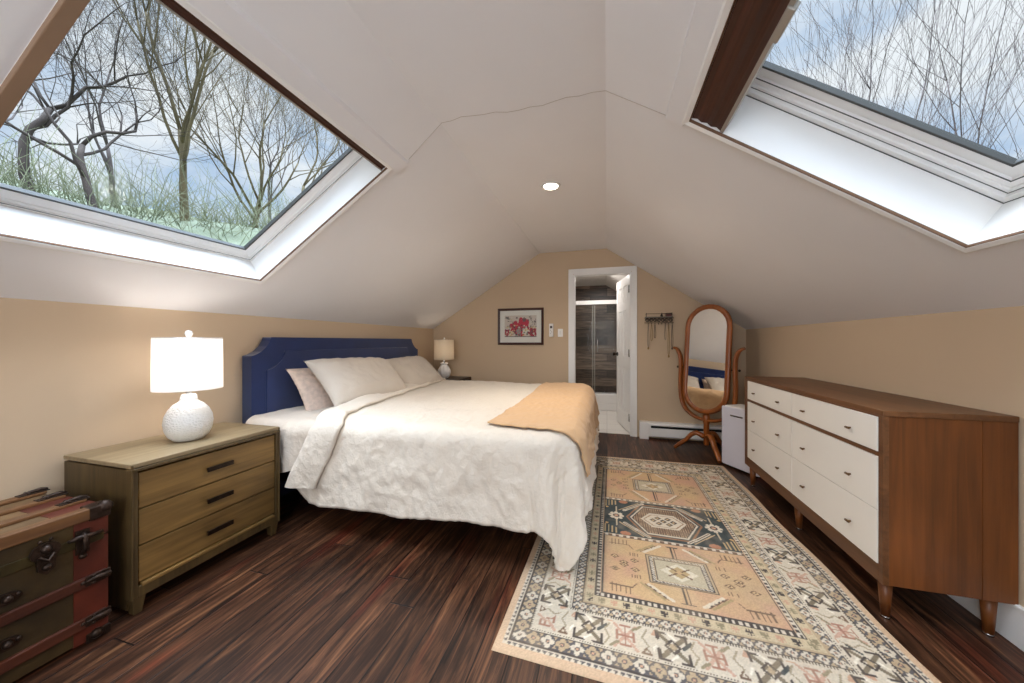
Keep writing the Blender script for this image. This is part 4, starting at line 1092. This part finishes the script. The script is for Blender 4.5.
# ------------------------------------------------------------------ framed print
fpic = empty('framed_print', (-1.074, YB, 1.075), 'dark framed crimson and grey print hanging on the far tan wall', 'picture')
x0, x1, z0, z1 = -1.376, -.772, 1.078, 1.548
fb = .030
mb = MB()
ringv = [[(x0, z0), (x1, z0), (x1, z1), (x0, z1)]]
def rr_(a, w): return [(x0 + a, YB + w, z0 + a), (x1 - a, YB + w, z0 + a), (x1 - a, YB + w, z1 - a), (x0 + a, YB + w, z1 - a)]
L4 = [rr_(0, 0), rr_(0, -.022), rr_(.008, -.028), rr_(fb - .004, -.022), rr_(fb, -.012), rr_(fb, -.002)]
mb.add([p for l in L4 for p in l], [(i * 4 + k, i * 4 + (k + 1) % 4, (i + 1) * 4 + (k + 1) % 4, (i + 1) * 4 + k) for i in range(5) for k in range(4)])
put('picture_frame', mb, plain('dark_red_brown_frame', srgb(58, 24, 18), .35), fpic, world=True)
put('mat_board', MB().box(x0 + fb - .002, x1 - fb + .002, YB - .012, YB - .008, z0 + fb - .002, z1 - fb + .002), plain('mat_board', srgb(228, 222, 218), .8, var=.01), fpic, world=True)
def art_print(ax0, ax1, az0, az1):
    nx, nz = 150, 100
    u, v = np.meshgrid(np.linspace(0, 1, nx + 1), np.linspace(0, 1, nz + 1), indexing='ij')
    rng = np.random.RandomState(3)
    c = np.zeros((nx + 1, nz + 1, 3)); c[:] = srgb(206, 190, 182)[:3]
    def s(*a): return np.array(srgb(*a)[:3])
    def blob(x, y, rx, ry, cc, wob=.15):
        th = np.arctan2((v - y) / ry, (u - x) / rx); r = np.hypot((u - x) / rx, (v - y) / ry)
        c[r < 1 + wob * np.sin(5 * th + x * 40)] = cc
    blob(.33, .42, .17, .30, s(184, 44, 70)); blob(.58, .48, .20, .40, s(190, 40, 66)); blob(.88, .2, .12, .22, s(160, 40, 60)); blob(.08, .2, .09, .16, s(170, 60, 80))
    blob(.62, .80, .06, .10, s(110, 70, 78)); blob(.45, .25, .07, .22, s(150, 146, 142)); blob(.66, .28, .10, .16, s(214, 204, 192)); blob(.22, .18, .09, .12, s(212, 190, 160))
    for _ in range(140):
        x, y = rng.rand(), rng.rand() * (.55 if rng.rand() < .8 else .95)
        cc = [s(92, 74, 78), s(214, 202, 190), s(176, 52, 74), s(120, 120, 118), s(196, 170, 110), s(60, 50, 56)][rng.randint(6)]
        blob(x, y, .008 + .022 * rng.rand(), .01 + .035 * rng.rand(), cc, .4)
    for _ in range(26):
        x, y = .80 + .18 * rng.rand(), .45 + .5 * rng.rand(); blob(x, y, .006, .05 * rng.rand() + .01, s(96, 84, 86), .3)
    blob(.08, .90, .06, .05, s(110, 104, 102), .3); blob(.13, .84, .05, .03, s(120, 112, 110), .4)
    c[(np.abs(v - .72) < .008) & (u > .1) & (u < .42)] = s(120, 100, 100)
    c[v < .04] = s(110, 96, 96)
    n = (nx + 1) * (nz + 1)
    co = [(ax0 + (ax1 - ax0) * i / nx, YB - .0126, az0 + (az1 - az0) * j / nz) for i in range(nx + 1) for j in range(nz + 1)]
    fs = [(i * (nz + 1) + j, (i + 1) * (nz + 1) + j, (i + 1) * (nz + 1) + j + 1, i * (nz + 1) + j + 1) for i in range(nx) for j in range(nz)]
    m, N, L, b = new_mat('crimson_print'); a = N.new('ShaderNodeAttribute'); a.attribute_name = 'ink'; L.new(a.outputs['Color'], b.inputs['Base Color']); b.inputs['Roughness'].default_value = .5
    k = MB(); k.add(co, fs)
    o = put('art_print', k, m, fpic, world=True)
    at = o.data.color_attributes.new('ink', 'FLOAT_COLOR', 'POINT')
    at.data.foreach_set('color', np.concatenate([c.reshape(n, 3), np.ones((n, 1))], 1).ravel().astype(np.float32))
art_print(-1.284, -.862, 1.178, 1.455)
put('glazing', MB().box(x0 + fb - .002, x1 - fb + .002, YB - .017, YB - .0155, z0 + fb - .002, z1 - fb + .002), M['glass'], fpic, world=True)

# ------------------------------------------------------------------ remote holder and light switch
rm = empty('wall_remote', (-.672, YB, 1.18), 'slim white remote control mounted on the far wall, left of the light switch', 'remote')
put('case', MB().box(-.700, -.648, YB - .024, YB, 1.178, 1.345), M['white_plastic'], rm, world=True, bevel=.006)
put('display', MB().box(-.688, -.660, YB - .0255, YB - .020, 1.285, 1.315), plain('lcd', srgb(70, 62, 60), .3), rm, world=True)
for k in range(3):
    put('button', MB().box(-.684 + .012 * (k % 2), -.676 + .012 * (k % 2), YB - .026, YB - .02, 1.215 + .02 * k, 1.225 + .02 * k), M['alu'], rm, world=True)
swt = empty('light_switch', (-.560, YB, 1.18), 'white rocker light switch plate beside the bathroom door casing', 'switch')
put('plate', MB().box(-.592, -.530, YB - .006, YB, 1.178, 1.278), M['trim'], swt, world=True, bevel=.003)
put('rocker', MB().box(-.571, -.551, YB - .011, YB - .004, 1.205, 1.251), M['white_plastic'], swt, world=True, bevel=.002)

# ------------------------------------------------------------------ jewellery shelf with necklaces and a little box
M['pewter'] = plain('pewter', srgb(84, 76, 70), .4, .7, var=.3, scale=50)
M['brass'] = plain('aged_brass', srgb(150, 122, 72), .4, .8, var=.25, scale=50)
M['silver'] = plain('silver_chain', srgb(128, 120, 110), .35, .8)
shf = empty('jewelry_shelf', (.58, YB, 1.39), 'small ornate pewter jewellery shelf on the far wall between door and mirror', 'shelf')
sx0, sx1, sz = .425, .715, 1.392
put('shelf_board', MB().box(sx0, sx1, YB - .085, YB, sz, sz + .012), M['silver'], shf, world=True, bevel=.003)
put('rail', MB().tube([(sx0 + .01, YB - .002, sz + .045), (sx0 + .01, YB - .08, sz + .045), (sx1 - .01, YB - .08, sz + .045), (sx1 - .01, YB - .002, sz + .045)], .003, 6).tube([(sx0 + .01, YB - .08, sz + .01), (sx0 + .01, YB - .08, sz + .055)], .004, 6).tube([(sx1 - .01, YB - .08, sz + .01), (sx1 - .01, YB - .08, sz + .055)], .004, 6).tube([(.6, YB - .08, sz + .01), (.6, YB - .08, sz + .055)], .004, 6), M['pewter'], shf, world=True)
scr = MB()
for k in range(7):
    c0 = sx0 + .022 + k * .041
    pts = []
    for j in range(22):
        t = j / 21; a = t * 3.6 * pi; r_ = .024 * (1 - .75 * t)
        pts.append((c0 + r_ * cos(a) * (1 if k % 2 else -1), YB - .07, sz - .030 + r_ * sin(a)))
    scr.tube(pts, .0042, 5)
scr.tube([(sx0 - .01, YB - .07, sz - .004), (sx1 + .01, YB - .07, sz - .004)], .003, 6)
scr.tube([(sx0 - .01, YB - .07, sz - .058), (sx1 + .01, YB - .07, sz - .058)], .003, 6)
put('scrollwork', scr, M['pewter'], shf, world=True)
hooks = [sx0 + .03 + .036 * k for k in range(8)]
for hx in hooks:
    put('hook', MB().tube([(hx, YB - .07, sz - .058), (hx, YB - .074, sz - .072), (hx, YB - .090, sz - .078), (hx, YB - .098, sz - .066)], .0025, 6), M['pewter'], shf, world=True)
bx = empty('trinket_box', (.675, YB - .045, sz + .012), 'tiny dark red trinket box standing on the right end of the jewellery shelf', 'box')
redm = plain('dark_red_lacquer', srgb(86, 40, 34), .4)
put('box_body', MB().box(.647, .703, YB - .07, YB - .02, sz + .012, sz + .040), redm, bx, world=True, bevel=.002)
put('lid', MB().box(.645, .705, YB - .072, YB - .018, sz + .0405, sz + .052), redm, bx, world=True, bevel=.002)
pot = tag(put('trinket_pot', MB().lathe([(.010, 0), (.014, .008), (.012, .018), (.008, .022), (.011, .028), (.004, .031)], (.603, YB - .04, sz + .012), 14), M['dark_metal']), 'small dark round pot on the middle of the jewellery shelf', 'pot')
def necklace(hx, ln, w, pend, m, label, seed):
    z0_ = sz - .075; y = YB - .086
    r = empty('necklace', (hx, y, z0_), label, 'necklace', 'necklaces hanging from the jewellery shelf')
    pts = []
    for k in range(25):
        t = k / 24; a = pi * t
        pts.append((hx - w * cos(a) * sin(pi * min(1, max(.0, t))) ** .25 if 0 < t < 1 else hx, y - .004, z0_ + .002 - ln * sin(a) ** .6))
    P = [(hx + (w * (1 if t < .5 else -1)) * (sin(pi * t) ** .8) * (abs(1 - 2 * t) ** .35), y - .003 * sin(pi * t), z0_ + .002 - ln * (1 - abs(1 - 2 * t) ** 1.3)) for t in [k / 28 for k in range(29)]]
    put('chain', MB().tube(P, .0026, 5), m, r, world=True)
    if pend:
        put('pendant', MB().lathe([(.001, .012), (.004, .008), (.008, -.002), (.009, -.010), (.005, -.018), (.001, -.022)], (hx, y, z0_ - ln - .008), 10), M['brass'] if seed % 2 else M['pewter'], r, world=True)
    return r
necklace(hooks[0], .26, .012, True, M['silver'], 'silver chain with a pendant, leftmost on the jewellery shelf', 1)
necklace(hooks[1], .19, .016, False, M['brass'], 'short brass chain, second from the left on the jewellery shelf', 2)
necklace(hooks[2], .16, .014, False, M['pewter'], 'short pewter chain, third from the left on the jewellery shelf', 3)
necklace(hooks[5], .18, .012, False, M['silver'], 'short silver chain, right of the gap on the jewellery shelf', 4)
necklace(hooks[6], .35, .014, True, M['brass'], 'longest brass chain with a drop pendant on the jewellery shelf', 5)
necklace(hooks[7], .26, .013, True, M['pewter'], 'pewter chain, rightmost on the jewellery shelf', 6)

# ------------------------------------------------------------------ downlights: the far one is seen, the near one added for fill
for k, (x, y) in enumerate(((-.39, 2.444), (-.39, -.75))):
    r = empty('downlight', (x, y, ZF), ('round recessed downlight shining in the ceiling strip toward the bathroom' if k == 0 else 'added recessed downlight in the ceiling strip behind the camera, unseen, for extra fill'), 'ceiling light')
    put('trim_ring', MB().lathe([(.050, -.002), (.052, -.006), (.068, -.007), (.073, -.001)], (0, 0, 0), 36), M['trim'], r)
    put('lens', MB().lathe([(.001, -.0035), (.050, -.0035)], (0, 0, 0), 36), emis('downlight_lens', (1, .95, .88, 1), 5), r)

# ------------------------------------------------------------------ steamer trunk
M['slat'] = wood('trunk_slat_wood', srgb(80, 50, 28), srgb(140, 98, 58), 'y', 40, 2, .5, .2)
M['slat_red'] = wood('red_stained_slat', srgb(48, 20, 12), srgb(98, 48, 28), 'y', 40, 2, .5, .2)
M['canvas'] = plain('olive_black_canvas', srgb(66, 50, 24), .55, var=.5, scale=7, bump=.3, bscale=40)
M['canvas_top'] = plain('worn_tan_lid', srgb(118, 92, 62), .6, var=.3, scale=6, bump=.3, bscale=40)
M['red_tin'] = plain('red_painted_tin', srgb(88, 34, 20), .5, var=.35, scale=9, bump=.25, bscale=30)
M['iron'] = plain('dark_cast_iron', srgb(60, 46, 38), .4, .7, var=.35, scale=40, bump=.5, bscale=90, bdist=.004)
tx0, tx1, ty0, ty1, tz = -2.27, -1.858, -.02, .848, .487
tr_ = empty('steamer_trunk', ((tx0 + tx1) / 2, (ty0 + ty1) / 2, 0), 'old red and olive steamer trunk with wooden slats and iron fittings', 'trunk')
SEAM = .385
put('body', MB().box(tx0, tx1, ty0, ty1, .012, SEAM - .002), M['canvas'], tr_, world=True, bevel=.004)
lid = put('lid', MB().box(tx0, tx1, ty0, ty1, SEAM + .002, tz), M['canvas'], tr_, world=True, bevel=.006)
put('lid_top_panel', MB().box(tx0 + .02, tx1 - .012, ty0 + .02, ty1 - .012, tz, tz + .004), M['canvas_top'], lid, world=True)
# red tin corners and lid patches
put('tin_corner', MB().box(tx1 - .05, tx1 + .003, ty1 - .085, ty1 - .02, .010, SEAM - .004).box(tx0 - .002, tx1 + .003, ty1 - .02, ty1 + .003, .010, SEAM - .004), M['red_tin'], tr_, world=True)
put('tin_corner', MB().box(tx1 - .05, tx1 + .003, ty1 - .085, ty1 + .003, SEAM + .004, tz + .001).box(tx1 - .30, tx1 + .001, ty1 - .12, ty1 + .002, tz - .02, tz + .006), M['red_tin'], lid, world=True)
# metal valance under the lid
put('valance', MB().box(tx1 + .001, tx1 + .007, ty0, ty1 - .01, SEAM - .016, SEAM + .020), plain('green_brass_valance', srgb(60, 50, 24), .45, .3, var=.4, scale=14), lid, world=True, bevel=.002)
# slats along the front
for z in (.215, .066):
    put('slat', MB().box(tx1, tx1 + .016, ty0 + .01, ty1 - .004, z, z + .038), M['slat_red'], tr_, world=True, bevel=.004)
put('slat', MB().box(tx1 - .028, tx1 + .010, ty0 + .005, ty1 - .01, tz - .030, tz + .012), M['slat'], lid, world=True, bevel=.004)
for x in (-2.00, -2.135, -2.262):
    put('slat', MB().box(x, x + .036, ty0 + .005, ty1 - .004, tz + .004, tz + .018), M['slat'], lid, world=True, bevel=.004)
# cast iron end clasps on every slat
def clasp(mb, c, ax):
    x, y, z = c
    if ax == 'front':
        mb.box(x, x + .005, y - .062, y + .004, z - .017, z + .017).tube([(x + .003, y - .060, z), (x + .008, y - .040, z + .004), (x + .009, y - .018, z), (x + .006, y + .002, z)], [.004, .008, .010, .008], 8)
        mb.sphere((x + .003, y - .068, z), .007, 8); mb.sphere((x + .005, y - .042, z + .012), .006, 8); mb.sphere((x + .005, y - .042, z - .012), .006, 8)
    else:
        mb.box(x - .017, x + .017, y - .075, y + .004, z, z + .004).tube([(x, y - .07, z + .003), (x, y - .045, z + .006), (x, y - .015, z + .006), (x, y + .002, z + .002)], [.004, .008, .010, .008], 8)
        mb.sphere((x - .012, y - .05, z + .005), .006, 8); mb.sphere((x + .012, y - .05, z + .005), .006, 8)
for z in (.237, .088):
    m = MB(); clasp(m, (tx1 + .014, ty1, z), 'front'); put('slat_clasp', m, M['iron'], tr_, world=True, bevel=.002)
for x in (-1.982, -2.117, -2.244):
    m = MB(); clasp(m, (x, ty1, tz + .017), 'top'); put('slat_clasp', m, M['iron'], lid, world=True, bevel=.002)
# corner irons
m = MB().box(tx1 - .05, tx1 + .012, ty1 - .05, ty1 + .008, tz - .035, tz + .014); m.sphere((tx1 - .004, ty1 - .004, tz), .024, 10)
put('corner_iron', m, M['iron'], lid, world=True, bevel=.005)
put('corner_iron', MB().box(tx1 - .05, tx1 + .010, ty1 - .055, ty1 + .008, .0, .035).sphere((tx1 + .006, ty1 - .03, .024), .018, 10), M['iron'], tr_, world=True, bevel=.004)
# draw bolt near the corner
m = MB().box(tx1 + .002, tx1 + .010, .765, .800, .345, .430).tube([(tx1 + .012, .782, .42), (tx1 + .026, .782, .41), (tx1 + .026, .782, .365), (tx1 + .012, .782, .345)], .007, 8)
m.tube([(tx1 + .012, .745, .405), (tx1 + .022, .765, .41), (tx1 + .020, .80, .405), (tx1 + .008, .83, .40)], [.006, .009, .009, .006], 8).sphere((tx1 + .010, .782, .335), .011, 10)
put('draw_bolt', m, M['iron'], tr_, world=True)
# centre lock with hanging hasp; round studs
def lock(y):
    m = MB()
    m.prism([(.034 * cos(2 * pi * k / 20), .030 * sin(2 * pi * k / 20) + .008) for k in range(20)], lambda u, v, w: (tx1 + w, y + u, .395 + v), .006, .016)
    m.prism([(-.022, .0), (.022, .0), (.018, -.045), (.0, -.062), (-.018, -.045)], lambda u, v, w: (tx1 + w, y + u, .388 + v), .008, .022)
    m.sphere((tx1 + .022, y, .352), .012, 12).sphere((tx1 + .018, y, .412), .014, 12).tube([(tx1 + .020, y - .016, .392), (tx1 + .03, y, .375), (tx1 + .020, y + .016, .392)], .005, 8)
    m.sphere((tx1 + .012, y - .012, .44), .006, 8).sphere((tx1 + .012, y + .012, .44), .006, 8)
    return m
put('lock', lock(.695), M['iron'], tr_, world=True, bevel=.002)
for z in (.295, .150):
    m = MB().prism([(.030 * cos(2 * pi * k / 16), .018 * sin(2 * pi * k / 16)) for k in range(16)], lambda u, v, w: (tx1 + w, .618 + u, z + v), .0, .012); m.sphere((tx1 + .014, .618, z), .012, 10).sphere((tx1 + .012, .640, z + .004), .007, 8)
    put('boss', m, M['iron'], tr_, world=True, bevel=.002)

# ------------------------------------------------------------------ outdoors: bare winter trees, hillside, brush
M['bark_dark'] = plain('dark_grey_bark', srgb(62, 52, 46), .9, var=.3, scale=3)
M['bark_olive'] = plain('olive_brown_bark', srgb(98, 86, 60), .9, var=.3, scale=3)
M['bark_grey'] = plain('grey_violet_bark', srgb(84, 74, 72), .9, var=.25, scale=3)
def hill_z(x, y):
    r = math.hypot(x, y)
    t = min(1, max(0, (r - 4.5) / 6.5)); t = t * t * (3 - 2 * t)
    z = -2.6 + t * (1.12 + .245 * 11 + 2.6) + max(0, r - 11) * .27
    return z + .35 * mnoise.noise((x * .35, y * .35, 0)) * t
hm = MB()
hm.grid(lambda u, v: (lambda r, a: (r * cos(a), r * sin(a), hill_z(r * cos(a), r * sin(a))))(4.5 + 30 * u, math.radians(85 + 125 * v)), 60, 90)
def ground_mat():
    m, N, L, b = new_mat('winter_hillside')
    v = coords(N, L, (1, 1, 1))
    n = N.new('ShaderNodeTexNoise'); n.inputs['Scale'].default_value = 1.2; n.inputs['Detail'].default_value = 9; n.inputs['Roughness'].default_value = .72; L.new(v, n.inputs['Vector'])
    r = N.new('ShaderNodeValToRGB'); e = r.color_ramp.elements; e[0].position = .30; e[0].color = srgb(84, 90, 72); e[1].position = .70; e[1].color = srgb(142, 148, 130)
    q = e.new(.5); q.color = srgb(112, 120, 98)
    L.new(n.outputs['Fac'], r.inputs['Fac']); L.new(r.outputs['Color'], b.inputs['Base Color']); b.inputs['Roughness'].default_value = 1
    return m
hill = struct('ground_hillside', hm, ground_mat())
yard = struct('ground_yard', MB().grid(lambda u, v: (1.7 + 30 * u, -8 + 40 * v, -3.2 + .2 * sin(u * 9) * cos(v * 7)), 10, 10), plain('dormant_grass', srgb(120, 118, 84), 1, var=.3, scale=2))

def rot_about(v, ax, a):
    return Matrix.Rotation(a, 3, ax) @ v
def make_tree(name, base, label, bark, seed, height, lean=(0, 0, 1), forks=4, spread=.5, curl=.25, r0=.095, levels=5, trunk_frac=.30, up=.12, twig=.006, kids=(3, 3, 3, 3, 3)):
    rnd = random.Random(seed)
    thick, thin = MB(), MB()
    def branch(p, d, ln, r, lev):
        nseg = max(3, int(5 - lev * .4) + (2 if lev < 2 else 0))
        pts = [p.copy()]; rad = [r]; dirs = [d.copy()]
        end_r = r * .55 if lev < levels else twig * .5
        cur = d.copy(); pos = p.copy()
        for i in range(nseg):
            jit = Vector((rnd.gauss(0, 1), rnd.gauss(0, 1), rnd.gauss(0, .7))) * curl * (.5 if lev == 0 else 1.0) * .45
            cur = (cur + jit + Vector((0, 0, up))).normalized()
            pos = pos + cur * (ln / nseg); pts.append(pos.copy()); dirs.append(cur.copy())
            rad.append(r + (end_r - r) * (i + 1) / nseg)
        n = 8 if lev == 0 else 6 if lev == 1 else 4 if lev == 2 else 3
        (thick if lev <= 1 else thin).tube(pts, rad, n)
        if lev >= levels: return
        # a continuing leader and side shoots
        nk = kids[min(lev, len(kids) - 1)]
        for k in range(nk + 1):
            if k == 0: i, t_ang = nseg, spread * .35 * rnd.random()
            else: i = max(1, int(round(nseg * (.35 + .65 * (k / nk) * (.75 + .25 * rnd.random()))))); t_ang = spread * (.7 + .6 * rnd.random())
            i = min(i, nseg)
            dd = dirs[i]
            ax = dd.cross(Vector((rnd.gauss(0, 1), rnd.gauss(0, 1), rnd.gauss(0, 1)))).normalized()
            nd = rot_about(dd, ax, t_ang)
            branch(pts[i], nd, ln * (.62 + .22 * rnd.random()) * (1.0 if lev else (1 - trunk_frac) / max(trunk_frac, .2) * .55), rad[i] * (.85 if k == 0 else .58), lev + 1)
    d0 = Vector(lean).normalized()
    branch(Vector((0, 0, -.3)), d0, height * trunk_frac, r0, 0)
    r = empty(name, base, label, 'tree')
    put('trunk', thick, bark, r); put('branches', thin, bark, r)
    return r
def at_pixel_bearing(px, dist):
    u = (px - 512) / F_PX
    x, y = -sin(YAW) + u * cos(YAW), cos(YAW) + u * sin(YAW)
    k = dist / math.hypot(x, y)
    return x * k, y * k
# (x, y) in metres in the garden left of the house
TREES = [
    ((-11.4, 4.1), 'dark twisted bare tree with crooked limbs, leftmost through the left skylight', 'bark_dark', 11, 7.5, dict(curl=.62, spread=.85, r0=.095, forks=3, trunk_frac=.34, up=.05)),
    ((-9.3, 4.2), 'dark leaning bare tree, second from the left through the left skylight', 'bark_dark', 5, 6.4, dict(curl=.50, spread=.75, r0=.08, trunk_frac=.30, up=.08)),
    ((-10.3, 6.1), 'tall many-stemmed bare tree reaching the upper edge of the left skylight', 'bark_olive', 23, 9.5, dict(curl=.22, spread=.48, r0=.10, trunk_frac=.26, up=.16, kids=(5, 4, 3, 3, 3))),
    ((-11.0, 8.4), 'broad fan-shaped bare tree at the middle of the left skylight', 'bark_olive', 31, 7.6, dict(curl=.26, spread=.62, r0=.10, trunk_frac=.20, up=.10, kids=(6, 4, 3, 3, 3))),
    ((-11.3, 10.4), 'bare tree with a forked pale trunk, toward the right of the left skylight', 'bark_olive', 44, 8.2, dict(curl=.30, spread=.50, r0=.095, trunk_frac=.32, up=.14)),
    ((-11.3, 12.9), 'slender bare tree, rightmost through the left skylight', 'bark_grey', 52, 8.0, dict(curl=.28, spread=.50, r0=.085, trunk_frac=.30, up=.14)),
    ((-16.0, 7.5), 'distant bare tree behind the many-stemmed tree', 'bark_grey', 61, 8.5, dict(curl=.28, spread=.55, r0=.09, trunk_frac=.28, up=.12)),
    ((-15.5, 12.5), 'distant bare tree behind the fan-shaped tree', 'bark_grey', 67, 9.0, dict(curl=.28, spread=.55, r0=.09, trunk_frac=.28, up=.12)),
    ((-18.0, 5.0), 'distant bare tree behind the dark twisted tree', 'bark_grey', 71, 9.5, dict(curl=.30, spread=.60, r0=.095, trunk_frac=.28, up=.12)),
]
for (x, y), label, bark, seed, h, kw in TREES:
    make_tree('bare_tree', (x, y, hill_z(x, y)), label, M[bark], seed, h, **kw)
# right garden: tall fine crowns leaning over the roof
RT = [
    ((3.4, 8.6), 'fine-twigged bare tree leaning right, nearest the brown shade of the right skylight', 82, 12.5, (.30, -.10, 1)),
    ((5.4, 8.8), 'fine-twigged bare tree leaning right at the middle of the right skylight', 88, 12.0, (.35, -.10, 1)),
    ((8.8, 8.2), 'fine-twigged bare tree, lowest and farthest right through the right skylight', 93, 10.2, (.30, 0, 1)),
]
for (x, y), label, seed, h, ln in RT:
    make_tree('bare_tree', (x, y, -3.2), label, M['bark_grey'], seed, h, lean=ln, curl=.16, spread=.42, r0=.09, trunk_frac=.36, up=.10, kids=(5, 3, 3, 2, 2), twig=.006)
# winter brush over the hillside
rb = random.Random(9)
bm_ = MB()
for _ in range(3200):
    a = math.radians(100 + 85 * rb.random()); r = 9.5 + 9 * rb.random()
    x, y = r * cos(a), r * sin(a); z = hill_z(x, y)
    p = Vector((x, y, z)); d = Vector((rb.gauss(0, .5), rb.gauss(0, .5), 1)).normalized(); pts = [p]
    L_ = .5 + 1.3 * rb.random()
    for i in range(3):
        d = (d + Vector((rb.gauss(0, .3), rb.gauss(0, .3), rb.gauss(0, .15)))).normalized(); pts.append(pts[-1] + d * L_ / 3)
    bm_.tube(pts, [.007, .006, .005, .003], 3)
tag(put('brush', bm_, plain('pale_green_brush', srgb(128, 132, 104), 1, var=.3, scale=.8)), 'pale green winter brush covering the hillside outside the left skylight', 'brush', kind='stuff')
